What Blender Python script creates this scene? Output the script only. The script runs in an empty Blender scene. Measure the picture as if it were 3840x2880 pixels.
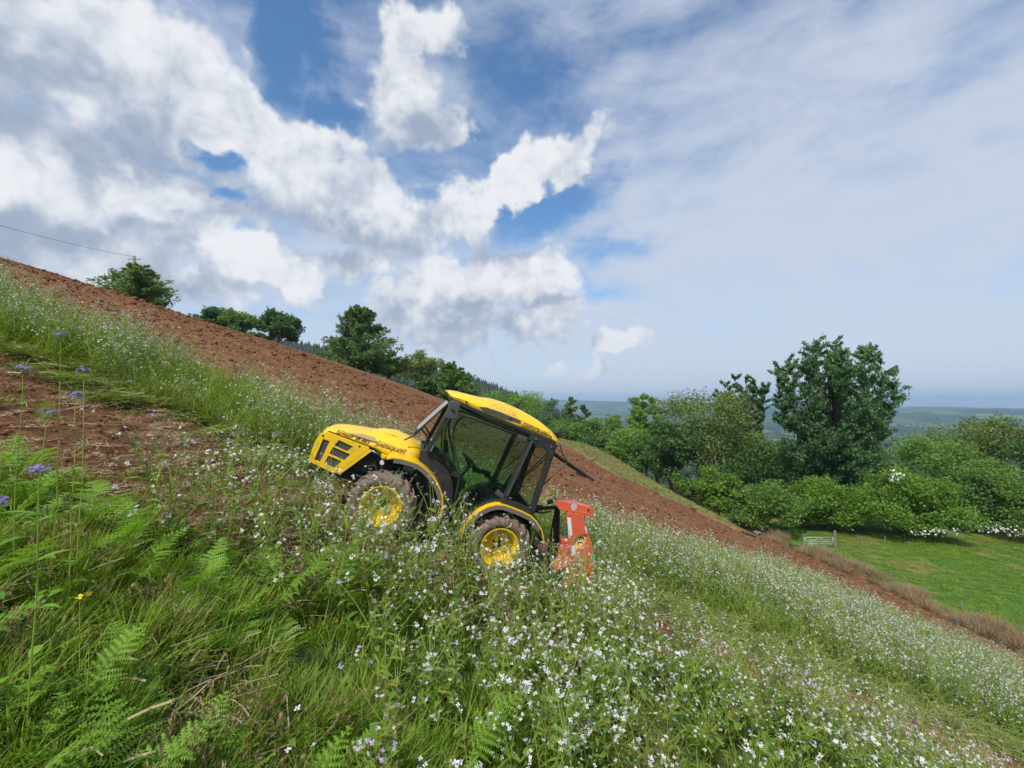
import bpy, bmesh, math, random
import numpy as np
from mathutils import Vector, Matrix, Euler
from mathutils.geometry import tessellate_polygon

random.seed(7)
rng = np.random.default_rng(11)
S = bpy.context.scene
COL = S.collection
R = math.radians

# ------------------------------------------------------------------ camera
cam = bpy.data.cameras.new('camera')
cam.sensor_width = 36.0
cam.lens = 36.0 * 445.0 / 1024.0
cam.clip_start = 0.05
cam.clip_end = 60000.0
camo = bpy.data.objects.new('camera', cam)
COL.objects.link(camo)
camo.location = (0, 0, 0)
camo.rotation_euler = (R(90 + 2.4), 0, 0)
S.camera = camo

# ------------------------------------------------------------------ node expression helper
class X:
    """a scalar socket with arithmetic"""
    nt = None
    def __init__(s, sock): s.s = sock
    @staticmethod
    def m(op, *a, clamp=False):
        n = X.nt.nodes.new('ShaderNodeMath'); n.operation = op; n.use_clamp = clamp
        for i, v in enumerate(a):
            if isinstance(v, X): X.nt.links.new(v.s, n.inputs[i])
            else: n.inputs[i].default_value = float(v)
        return X(n.outputs[0])
    def __add__(s, o): return X.m('ADD', s, o)
    __radd__ = __add__
    def __sub__(s, o): return X.m('SUBTRACT', s, o)
    def __rsub__(s, o): return X.m('SUBTRACT', o, s)
    def __mul__(s, o): return X.m('MULTIPLY', s, o)
    __rmul__ = __mul__
    def __truediv__(s, o): return X.m('DIVIDE', s, o)
    def mx(s, o): return X.m('MAXIMUM', s, o)
    def mn(s, o): return X.m('MINIMUM', s, o)
    def ab(s): return X.m('ABSOLUTE', s)
    def sat(s): return X.m('ADD', s, 0.0, clamp=True)
    def pw(s, e): return X.m('POWER', s, e)
def smooth(x, a, b, lo=0.0, hi=1.0):
    n = X.nt.nodes.new('ShaderNodeMapRange'); n.interpolation_type = 'SMOOTHSTEP'
    X.nt.links.new(x.s, n.inputs[0])
    for i, v in enumerate((a, b, lo, hi)): n.inputs[i + 1].default_value = v
    return X(n.outputs[0])
def noise(vec, scale, detail=2.0, rough=0.5, dist=0.0, out=0):
    n = X.nt.nodes.new('ShaderNodeTexNoise'); n.noise_dimensions = '3D'
    if vec is not None: X.nt.links.new(vec, n.inputs['Vector'])
    n.inputs['Scale'].default_value = scale; n.inputs['Detail'].default_value = detail
    n.inputs['Roughness'].default_value = rough; n.inputs['Distortion'].default_value = dist
    return X(n.outputs[0]) if out == 0 else n.outputs[1]
def mixc(f, a, b):
    n = X.nt.nodes.new('ShaderNodeMix'); n.data_type = 'RGBA'; n.clamp_factor = True
    if isinstance(f, X): X.nt.links.new(f.s, n.inputs[0])
    else: n.inputs[0].default_value = f
    for i, v in ((6, a), (7, b)):
        if isinstance(v, (tuple, list)): n.inputs[i].default_value = (*v[:3], 1)
        else: X.nt.links.new(v, n.inputs[i])
    return n.outputs[2]
def vmath(op, a, b):
    n = X.nt.nodes.new('ShaderNodeVectorMath'); n.operation = op
    for i, v in enumerate((a, b)):
        if isinstance(v, (tuple, list)): n.inputs[i].default_value = v
        else: X.nt.links.new(v, n.inputs[i])
    return n.outputs[0]

def sRGB(r, g, b):
    def c(v):
        v /= 255.0
        return v / 12.92 if v <= .04045 else ((v + .055) / 1.055) ** 2.4
    return (c(r), c(g), c(b))

# ------------------------------------------------------------------ world: sky with clouds
SUN_EL, SUN_AZ = 52.0, 205.0      # azimuth measured clockwise from +Y (the view direction)
sdir = Vector((math.sin(R(SUN_AZ)) * math.cos(R(SUN_EL)), math.cos(R(SUN_AZ)) * math.cos(R(SUN_EL)), math.sin(R(SUN_EL))))
W = bpy.data.worlds.new('World'); S.world = W; W.use_nodes = True
nt = W.node_tree; nt.nodes.clear(); X.nt = nt
sky = nt.nodes.new('ShaderNodeTexSky'); sky.sky_type = 'NISHITA'; sky.sun_disc = False
sky.sun_elevation = R(SUN_EL); sky.sun_rotation = R(SUN_AZ)
sky.air_density = 1.0; sky.dust_density = 0.6; sky.ozone_density = 1.6; sky.altitude = 200
SKYK = 0.155; SKYTINT = (.64, .90, 1.05)
tc = nt.nodes.new('ShaderNodeTexCoord')
G = tc.outputs['Generated']

def angles(vec):
    s = nt.nodes.new('ShaderNodeSeparateXYZ'); nt.links.new(vec, s.inputs[0])
    x, y, z = (X(s.outputs[i]) for i in range(3))
    az = X.m('ARCTAN2', x, y)
    el = X.m('ARCSINE', z)
    return az, el

def pix(px, py):
    """direction of a place in the sky, as azimuth/elevation"""
    p = R(2.4); x = (px - 512) / 445.0; z = (384 - py) / 445.0
    y = math.cos(p) - z * math.sin(p); zz = z * math.cos(p) + math.sin(p)
    return math.atan2(x, y), math.atan2(zz, math.hypot(x, y))

# (px, py, rx, ry, rotation, strength): each cumulus body of the sky, placed by direction
def blobs(lst):
    out = []
    for (a, b, rx, ry, rot, st) in lst:
        az, el = pix(a, b)
        c = math.cos(az) ; e = math.cos(el)
        out.append((az, el, rx / 445.0 * c * c / max(.5, 1), ry / 445.0 * c * e * e, rot, st))
    return out
CUM = blobs([
    (90, 40, 190, 110, -12, 1.0), (175, 85, 105, 65, -35, .95), (245, 118, 62, 42, -30, .9),
    (60, 165, 120, 55, 0, .85), (-90, 90, 160, 150, 0, 1.0),
    (138, 188, 56, 26, -6, .95), (25, 200, 70, 36, 0, .9), (70, 225, 150, 40, 0, .6), (200, 225, 110, 50, 0, .5),
    (418, 35, 42, 48, 0, .95), (402, 95, 40, 52, 10, .9), (436, 128, 34, 26, 0, .7),
    (330, 190, 92, 50, -8, 1.0), (290, 160, 70, 36, 15, .9), (375, 222, 95, 34, -6, .9),
    (455, 215, 62, 28, 22, .95), (515, 188, 62, 30, 34, .9), (565, 158, 34, 28, 40, .8),
    (285, 268, 72, 30, -4, .95), (205, 283, 80, 30, 0, .65), (350, 262, 60, 20, 0, .6),
    (455, 292, 80, 26, 0, .85), (545, 284, 38, 34, 0, 1.0), (500, 272, 42, 28, 0, .95), (420, 296, 48, 26, 0, .8), (560, 316, 32, 14, 0, .8), (470, 322, 80, 13, 0, .6),
    (430, 338, 60, 14, 0, .5), (100, 275, 110, 30, 0, .62),
    (624, 344, 26, 9, 10, .50), (601, 371, 17, 6, 10, .52), (551, 369, 17, 5, 0, .45),
])
SHADE = blobs([(100, 55, 230, 120, -14, 1.0), (30, 190, 110, 46, 0, 1.0), (138, 190, 60, 30, -6, 1.0), (410, 75, 60, 90, 6, .8), (340, 195, 130, 62, -8, 1.1),
    (520, 188, 110, 40, 30, .9), (285, 268, 70, 30, -4, 1.0), (460, 288, 100, 36, 0, 1.1), (545, 284, 42, 36, 0, 1.0), (545, 318, 60, 14, 0, .8), (624, 340, 30, 16, 10, .9), (598, 369, 22, 10, 10, .9), (551, 367, 20, 9, 0, .9)])
HOLES = blobs([
    (207, 146, 46, 24, -10, .75), (300, 55, 52, 84, -25, 1.2), (330, 122, 40, 28, 0, .7), (222, 205, 34, 16, 0, .6), (560, 205, 78, 34, 16, 1.0), (620, 250, 60, 26, 0, .6),
])
def flat(az, el):
    n = nt.nodes.new('ShaderNodeCombineXYZ'); nt.links.new(az.s, n.inputs[0]); nt.links.new(el.s, n.inputs[1]); return n.outputs[0]
def blobfield(q, lst, k=.16):
    f = None
    for (a, e, rx, ry, rot, st) in lst:
        n = nt.nodes.new('ShaderNodeMapping'); n.vector_type = 'TEXTURE'; nt.links.new(q, n.inputs[0])
        n.inputs['Location'].default_value = (a, e, 0); n.inputs['Rotation'].default_value = (0, 0, R(rot)); n.inputs['Scale'].default_value = (rx, ry, 1)
        l = nt.nodes.new('ShaderNodeVectorMath'); l.operation = 'LENGTH'; nt.links.new(n.outputs[0], l.inputs[0])
        b = X.m('MULTIPLY_ADD', X(l.outputs['Value']), -st, st)
        f = b if f is None else X.m('SMOOTH_MAX', f, b, k)
    return f
azG, elG = angles(G); Q0 = flat(azG, elG)
QG = vmath('ADD', Q0, vmath('MULTIPLY', vmath('SUBTRACT', noise(G, 7.0, 4, .6, out=1), (.5, .5, .5)), (.24, .17, 0)))
w = vmath('MULTIPLY_ADD', noise(G, 9.0, 3, .55, out=1), (.05, .05, .05))
wv = nt.nodes[-1]
nt.links.new(vmath('SUBTRACT', G, (.025, .025, .025)), wv.inputs[2])
gen = noise(G, 1.7, 2.0, .5) - .5
# clouds go on all round the sky; inside the view they are the ones seen
behind = smooth(azG.ab(), 1.0, 1.35)
holes = blobfield(QG, HOLES).mx(0.0)
base = (blobfield(QG, CUM) - holes * .85).mx(-.6)
base = base * (1.0 - behind) + (gen * 2.6 - .05) * behind
low = base + (noise(w, 5.0, 2.0, .5) - .5) * .9 + (noise(w, 13.0, 3.0, .55) - .5) * 1.0 + .31
fine = noise(w, 30.0, 7.0, .60) - .5
def worley(vec, scale, feature='SMOOTH_F1'):
    n = nt.nodes.new('ShaderNodeTexVoronoi'); n.feature = feature; n.inputs['Scale'].default_value = scale; nt.links.new(vec, n.inputs['Vector'])
    if feature == 'SMOOTH_F1': n.inputs['Smoothness'].default_value = .35
    return X(n.outputs['Distance'])
puff1 = .40 - worley(w, 13.0, 'F1'); puff2 = .40 - worley(w, 31.0, 'F1')
bil = puff1 * .55 + puff2 * .35
dens = low + fine * .55 + bil * .85
# how much cloud lies between a place and the sun decides how bright it is
up = vmath('ADD', w, (-.012, -.008, .040))
QU = vmath('ADD', QG, (-.01, .060, 0))
tall = smooth(blobfield(QG, SHADE, .2) - blobfield(QU, SHADE, .2), -.55, .45) - .5
puff = (noise(w, 11.0, 4.0, .58) - noise(up, 11.0, 4.0, .58)) * 2.0
alpha = smooth(dens, -.02, .46)
thick = smooth(dens, .30, 1.1)
light = smooth(tall * .80 + puff * .95 + fine * .45 + bil * .95 + (noise(w, 3.5, 2.0, .5) - .5) * .9 + .58 - thick * .15, -.30, 1.05)
wis = noise(vmath('MULTIPLY', G, (1.0, 1.0, 3.4)), 2.6, 6.0, .58, .5) - .5
wis2 = noise(vmath('MULTIPLY', G, (1.0, 1.0, 1.8)), 10.0, 6.0, .62, .3) - .5
HB = holes + blobfield(QG, blobs([(610, 296, 90, 20, -5, .5), (520, 60, 90, 60, 0, .45)])).mx(0.0)
wcov = smooth(azG, -.5, .9) * .34 + smooth(elG, R(34), R(6)) * .36 + .37
walpha = smooth(wis * 1.5 + wis2 * .65 + wcov - HB * .85, .0, .95)
skyc = vmath('MULTIPLY', sky.outputs[0], (SKYK, SKYK, SKYK))
skyc = vmath('MULTIPLY', skyc, SKYTINT)
skyc = mixc(walpha * .90, skyc, (.60, .655, .765))
cloudc = mixc(light, (.34, .41, .53), (.86, .875, .90))
col = mixc(alpha * .95, skyc, cloudc)
hz = smooth(elG, R(11), R(-1.0))
col = mixc(hz * .75, col, (.63, .69, .79))
# a thin vapour trail low in the blue
a0, e0 = pix(572, 303); a1, e1 = pix(700, 333)
tx, ty = a1 - a0, e1 - e0; tl = math.hypot(tx, ty); tx /= tl; ty /= tl
along = (azG - a0) * tx + (elG - e0) * ty
across = ((azG - a0) * (-ty) + (elG - e0) * tx).ab()
trail = smooth(across, .0028, .0004) * smooth(along, -.005, .02) * smooth(along, tl, tl * .3)
col = mixc(trail * .4, col, (.72, .77, .85))
bg = nt.nodes.new('ShaderNodeBackground'); bg.inputs['Strength'].default_value = 1.0
nt.links.new(col, bg.inputs['Color'])
wo = nt.nodes.new('ShaderNodeOutputWorld'); nt.links.new(bg.outputs[0], wo.inputs['Surface'])
W.cycles.sampling_method = 'MANUAL'; W.cycles.sample_map_resolution = 512

# ------------------------------------------------------------------ sun, exposure, render settings
sun = bpy.data.lights.new('sun', 'SUN'); sun.energy = 4.4; sun.angle = R(2.0); sun.color = (1.0, .955, .88)
suno = bpy.data.objects.new('sun', sun); COL.objects.link(suno)
suno.rotation_euler = (-sdir).to_track_quat('-Z', 'Y').to_euler()
suno.location = sdir * 100
S.view_settings.view_transform = 'Standard'; S.view_settings.look = 'None'
S.view_settings.exposure = 0.06; S.view_settings.gamma = 1.0; S.view_settings.use_curve_mapping = False
S.render.engine = 'CYCLES'
cy = S.cycles
cy.use_adaptive_sampling = True; cy.adaptive_threshold = .025; cy.max_bounces = 5; cy.diffuse_bounces = 2; cy.glossy_bounces = 2; cy.transmission_bounces = 3
cy.transparent_max_bounces = 8; cy.volume_bounces = 0; cy.use_denoising = True
cy.caustics_reflective = False; cy.caustics_refractive = False
cy.sample_clamp_indirect = 4.0

# ------------------------------------------------------------------ materials
MATS = {}
def mat(name, color=None, rough=.6, metal=0.0, spec=.5, coat=0.0):
    m = bpy.data.materials.new(name); m.use_nodes = True
    MATS[name] = m; X.nt = m.node_tree
    b = m.node_tree.nodes['Principled BSDF']
    if color is not None: b.inputs['Base Color'].default_value = (*color, 1)
    b.inputs['Roughness'].default_value = rough; b.inputs['Metallic'].default_value = metal
    b.inputs['Specular IOR Level'].default_value = spec
    if coat: b.inputs['Coat Weight'].default_value = coat; b.inputs['Coat Roughness'].default_value = .15
    return m, b
def objco():
    t = X.nt.nodes.new('ShaderNodeTexCoord'); return t.outputs['Object']
def geopos():
    t = X.nt.nodes.new('ShaderNodeNewGeometry'); return t.outputs['Position']
def setc(b, sock): X.nt.links.new(sock, b.inputs['Base Color'])
def bump(b, h, strength=.4, dist=.02):
    n = X.nt.nodes.new('ShaderNodeBump'); n.inputs['Strength'].default_value = strength; n.inputs['Distance'].default_value = dist
    X.nt.links.new(h.s, n.inputs['Height']); X.nt.links.new(n.outputs[0], b.inputs['Normal'])

def leafmat(name, dark, lightc, transl=.35, rough=.5, scale=.7, extra=None):
    """leaf material: hue varies from leaf to leaf, clump to clump and plant to plant"""
    m, b = mat(name, None, rough, 0, .3)
    nt = m.node_tree
    g = nt.nodes.new('ShaderNodeNewGeometry'); oi = nt.nodes.new('ShaderNodeObjectInfo')
    ri = X(g.outputs['Random Per Island']); ro = X(oi.outputs['Random'])
    n = noise(objco(), scale, 2.0)
    f = ri * .4 + ro * .3 + smooth(n, .3, .7) * .35
    c = mixc(f, dark, lightc)
    if extra is not None:
        c = mixc(smooth(ri, extra[1], extra[1] + .02), c, extra[0])
    setc(b, c)
    t = nt.nodes.new('ShaderNodeBsdfTranslucent')
    tcx = vmath('MULTIPLY', c, (1.25, 1.3, .6)); nt.links.new(tcx, t.inputs['Color'])
    mx = nt.nodes.new('ShaderNodeMixShader'); mx.inputs[0].default_value = transl
    nt.links.new(b.outputs[0], mx.inputs[1]); nt.links.new(t.outputs[0], mx.inputs[2])
    nt.links.new(mx.outputs[0], nt.nodes['Material Output'].inputs['Surface'])
    return m

# soils and ground covers
m, b = mat('ploughed_soil', rough=.95, spec=.1)
p = geopos(); n1 = noise(p, .25, 3); n2 = noise(p, 3.0, 6, .65); n3 = noise(p, 22.0, 4, .6)
c = mixc(smooth(n2 * .6 + n3 * .4, .33, .68), (.082, .039, .020), (.245, .118, .058))
c = mixc(smooth(n1, .45, .75) * .35, c, (.25, .145, .08))
setc(b, c); bump(b, n2 * .6 + n3 * .6, .9, .05)

m, b = mat('hill_soil', rough=.95, spec=.1)
p = geopos(); n1 = noise(p, .9, 4, .6); n2 = noise(p, 6.0, 6, .65); n3 = noise(p, 40.0, 3, .6)
c = mixc(smooth(n2 * .6 + n3 * .4, .35, .66), (.070, .032, .016), (.215, .100, .052))
at = X.nt.nodes.new('ShaderNodeAttribute'); at.attribute_name = 'green'
gr = X(at.outputs['Fac'])
gcol = mixc(smooth(noise(p, 14.0, 4, .6), .3, .7), (.030, .050, .012), (.085, .12, .030))
c = mixc(smooth(gr + (n1 - .5) * .7, .35, .65), c, gcol)
setc(b, c); bump(b, n2 * .7 + n3 * .5, .9, .04)

m, b = mat('meadow_grass', rough=.9, spec=.15)
p = geopos(); n1 = noise(p, .07, 3, .6); n2 = noise(p, .6, 5, .6); n3 = noise(p, 5.0, 4, .6)
c = mixc(smooth(n3 * .6 + n2 * .4, .35, .68), (.032, .085, .012), (.085, .185, .022))
c = mixc(smooth(n1 + (n2 - .5) * .45, .48, .64), c, (.175, .165, .050))
c = mixc(smooth(n1 + (n2 - .5) * .3, .60, .70), c, (.20, .145, .065))
setc(b, c); bump(b, n3, .6, .05)

m, b = mat('far_field_grass', rough=.95, spec=.1)
p = geopos(); n1 = noise(p, .05, 3); n2 = noise(p, .7, 5, .65); n3 = noise(p, 4.0, 3, .6)
c = mixc(smooth(n2 * .6 + n3 * .4, .35, .66), (.085, .105, .028), (.20, .19, .06))
c = mixc(smooth(n1 + (n2 - .5) * .4, .5, .68), c, (.24, .15, .075))
setc(b, c); bump(b, n3, .6, .06)

# distant plain: patchwork of fields with hedges and woods
m, b = mat('valley_land', rough=1.0, spec=.05)
p = geopos()
pw = vmath('ADD', p, vmath('MULTIPLY', noise(p, .0012, 3, out=1), (500, 500, 0)))
v = X.nt.nodes.new('ShaderNodeTexVoronoi'); v.inputs['Scale'].default_value = .0048; X.nt.links.new(pw, v.inputs['Vector'])
ve = X.nt.nodes.new('ShaderNodeTexVoronoi'); ve.feature = 'DISTANCE_TO_EDGE'; ve.inputs['Scale'].default_value = .0048; X.nt.links.new(pw, ve.inputs['Vector'])
cr = X.nt.nodes.new('ShaderNodeValToRGB'); X.nt.links.new(v.outputs['Color'], cr.inputs[0])
e = cr.color_ramp; e.interpolation = 'CONSTANT'
e.elements[0].color = (.075, .13, .035, 1); e.elements[1].position = .28; e.elements[1].color = (.11, .17, .05, 1)
for pp, cc in ((.45, (.05, .095, .03, 1)), (.58, (.15, .19, .07, 1)), (.68, (.08, .14, .04, 1)), (.8, (.21, .19, .11, 1))):
    q = e.elements.new(pp); q.color = cc
wood = smooth(noise(p, .0016, 4, .6), .46, .53)
hedge = smooth(X(ve.outputs['Distance']) + (noise(p, .02, 3) - .5) * .05, .075, .045)
c = mixc(hedge.mx(wood), cr.outputs[0], (.022, .042, .016))
setc(b, c)

leafmat('leaf_oak', (0.056, 0.126, 0.028), (0.216, 0.355, 0.070), 0.42, scale=.5)
leafmat('leaf_lime', (0.081, 0.183, 0.028), (0.270, 0.411, 0.070), 0.42, scale=.5)
leafmat('leaf_dark', (0.039, 0.105, 0.030), (0.138, 0.241, 0.061), 0.42, scale=.5)
leafmat('leaf_poplar', (0.035, 0.106, 0.044), (0.151, 0.264, 0.112), 0.42, .42, scale=.35)
leafmat('leaf_feather', (0.058, 0.126, 0.043), (0.199, 0.305, 0.092), 0.42, scale=.6)
leafmat('leaf_willow', (0.087, 0.149, 0.035), (0.263, 0.333, 0.096), 0.42, scale=.5)
leafmat('leaf_hawthorn', (0.052, 0.135, 0.020), (0.211, 0.360, 0.047), 0.42, scale=.6)
leafmat('leaf_conifer', (0.013, 0.029, 0.021), (0.036, 0.060, 0.034), .12, scale=.08)
leafmat('leaf_woodland', (0.029, 0.065, 0.017), (0.098, 0.156, 0.038), .25, scale=.05)
leafmat('fern_leaf', (0.088, 0.200, 0.017), (0.251, 0.448, 0.047), .40, scale=2.0)
leafmat('grass_blade', (0.060, 0.132, 0.015), (0.320, 0.453, 0.043), 0.42, scale=2.0, extra=((.22, .20, .075), .90))
leafmat('cut_grass', (0.116, 0.173, 0.032), (0.263, 0.302, 0.077), .30, scale=2.0)
leafmat('radish_stem', (0.157, 0.237, 0.036), (0.389, 0.483, 0.084), .22, scale=2.0)
leafmat('radish_leaf', (0.088, 0.185, 0.028), (0.241, 0.361, 0.058), .36, scale=2.0, extra=((.36, .26, .03), .965))
leafmat('dry_grass', (.16, .105, .050), (.37, .27, .150), .25, scale=1.2)
leafmat('straw', (.17, .115, .065), (.46, .36, .22), .15, scale=3.0)
leafmat('seed_head', (.21, .155, .075), (.42, .31, .16), .2, scale=3.0)
leafmat('brown_dock', (.16, .085, .028), (.40, .22, .07), .25, scale=3.0)
leafmat('buttercup_petal', (.75, .48, .01), (.85, .60, .02), .2)
leafmat('phacelia_petal', (.15, .12, .32), (.36, .32, .60), .25)
leafmat('blossom_white', (.62, .64, .58), (.80, .82, .76), .2)
m, b = mat('petal', rough=.6, spec=.2)
nt_ = m.node_tree; g = nt_.nodes.new('ShaderNodeNewGeometry'); oi = nt_.nodes.new('ShaderNodeObjectInfo')
f = smooth(X(oi.outputs['Random']) * .75 + X(g.outputs['Random Per Island']) * .45, .62, 1.0)
c = mixc(f, (.80, .82, .80), (.55, .40, .66)); setc(b, c)
t = nt_.nodes.new('ShaderNodeBsdfTranslucent'); nt_.links.new(c, t.inputs['Color'])
mx = nt_.nodes.new('ShaderNodeMixShader'); mx.inputs[0].default_value = .35
nt_.links.new(b.outputs[0], mx.inputs[1]); nt_.links.new(t.outputs[0], mx.inputs[2]); nt_.links.new(mx.outputs[0], nt_.nodes['Material Output'].inputs['Surface'])

def bark(name, c0, c1, sc=4.0):
    m, b = mat(name, rough=.9, spec=.1)
    p = vmath('MULTIPLY', objco(), (1, 1, .25)); n = noise(p, sc, 5, .65)
    setc(b, mixc(smooth(n, .3, .7), c0, c1)); bump(b, n, .8, .04)
bark('bark', (.05, .04, .03), (.17, .14, .11)); bark('bark_pale', (.16, .13, .10), (.36, .31, .25)); bark('weathered_wood', (.12, .10, .08), (.30, .27, .22), 14)

def painted(name, c0, dirt, amt=.45, rough=.35, metal=0, sc=5.0, coat=.3):
    m, b = mat(name, rough=rough, metal=metal, coat=coat)
    p = objco(); n = noise(p, sc, 6, .65); n2 = noise(p, sc * 7, 4, .6); n3 = noise(p, 1.6, 2)
    d = smooth(n * .65 + n2 * .35, .50, .72) * amt
    c = mixc(n3 * .25, c0, tuple(v * .82 for v in c0))
    setc(b, mixc(d, c, dirt))
    rr = X.m('MULTIPLY_ADD', d, .5, rough); X.nt.links.new(rr.s, b.inputs['Roughness'])
    bump(b, n2, .08, .004)
    return m
painted('yellow_paint', (.84, .53, .012), (.34, .22, .10), .75, sc=3.2)
painted('yellow_rim', (.82, .56, .014), (.27, .17, .09), .85, sc=4)
painted('orange_paint', (.62, .105, .045), (.33, .19, .13), .9, .5, coat=.1)
painted('black_plastic', (.018, .018, .019), (.11, .085, .065), .45, .55, coat=0)
painted('black_metal', (.022, .023, .024), (.10, .08, .06), .35, .45, coat=0)
painted('grey_trim', (.060, .063, .070), (.14, .12, .10), .4, .5, coat=0)
painted('dusty_rubber', (.165, .118, .096), (.28, .175, .12), .85, .9, sc=7, coat=0)
painted('fender_lip', (.14, .115, .10), (.24, .17, .12), .6, .8, coat=0)
painted('bare_metal', (.32, .32, .33), (.16, .12, .09), .5, .4, .8, coat=0)
painted('galvanised', (.55, .58, .60), (.40, .42, .42), .5, .45, .35, coat=0)
painted('grille_mesh', (.055, .052, .05), (.16, .14, .12), .6, .6, coat=0)
painted('decal_brown', (.38, .27, .17), (.52, .40, .22), .6, .5, coat=0)
painted('seat_cloth', (.018, .024, .030), (.05, .06, .065), .5, .85, coat=0)
mat('lettering', (.050, .028, .022), .5)
mat('lettering_worn', (.085, .060, .045), .55)
mat('amber_lens', (.42, .07, .012), .2)
painted('white_sticker', (.68, .70, .70), (.38, .36, .32), .7, .5, coat=0)
painted('yellow_sticker', (.78, .62, .22), (.35, .28, .13), .7, .5, coat=0)
mat('green_sticker', (.09, .42, .28), .5)
mat('grey_sticker', (.42, .45, .48), .5)
mat('water_tub', (.03, .035, .05), .4)
def glassmat(name, tint, gloss=.07):
    m = bpy.data.materials.new(name); m.use_nodes = True; MATS[name] = m; nt = m.node_tree; nt.nodes.clear()
    t = nt.nodes.new('ShaderNodeBsdfTransparent'); t.inputs[0].default_value = (*tint, 1)
    g = nt.nodes.new('ShaderNodeBsdfGlossy'); g.inputs['Roughness'].default_value = .03
    fr = nt.nodes.new('ShaderNodeFresnel'); fr.inputs[0].default_value = 1.45
    mx = nt.nodes.new('ShaderNodeMixShader'); o = nt.nodes.new('ShaderNodeOutputMaterial')
    nt.links.new(fr.outputs[0], mx.inputs[0]); nt.links.new(t.outputs[0], mx.inputs[1]); nt.links.new(g.outputs[0], mx.inputs[2]); nt.links.new(mx.outputs[0], o.inputs[0])
glassmat('tinted_glass', (.70, .86, .76))
glassmat('rear_glass', (.66, .74, .70))
m, b = mat('sky_grey_glass', (.50, .49, .44), .25)  # windscreen pane: the grey of reflected sky is put into the base colour
b.inputs['Alpha'].default_value = .85

# ------------------------------------------------------------------ mesh helpers
def tag(o, label=None, cat=None, group=None, kind=None):
    if label: o['label'] = label
    if cat: o['category'] = cat
    if group: o['group'] = group
    if kind: o['kind'] = kind
    return o
def link(o, parent=None):
    COL.objects.link(o)
    if parent is not None: o.parent = parent
    return o
def empty(name, loc=(0, 0, 0)):
    o = bpy.data.objects.new(name, None); o.empty_display_size = .2; o.location = loc
    return link(o)
def meshnp(name, V, F, mats, mi=None, smooth_=False):
    """mesh from numpy arrays; F is an (n,k) array or a list of such arrays"""
    me = bpy.data.meshes.new(name)
    Fs = F if isinstance(F, list) else [F]
    Fs = [np.asarray(f, dtype=np.int32) for f in Fs if len(f)]
    V = np.asarray(V, dtype=np.float32)
    me.vertices.add(len(V)); me.vertices.foreach_set('co', V.ravel())
    lv = np.concatenate([f.ravel() for f in Fs]); cnt = np.concatenate([np.full(len(f), f.shape[1], np.int32) for f in Fs])
    st = np.concatenate([[0], np.cumsum(cnt)[:-1]]).astype(np.int32)
    me.loops.add(len(lv)); me.loops.foreach_set('vertex_index', lv)
    me.polygons.add(len(cnt)); me.polygons.foreach_set('loop_start', st)
    for mm in (mats if isinstance(mats, (list, tuple)) else [mats]): me.materials.append(MATS[mm])
    if mi is not None: me.polygons.foreach_set('material_index', np.asarray(mi, np.int32))
    me.update(calc_edges=True)
    if smooth_: me.polygons.foreach_set('use_smooth', np.ones(len(cnt), bool))
    return me
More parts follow.
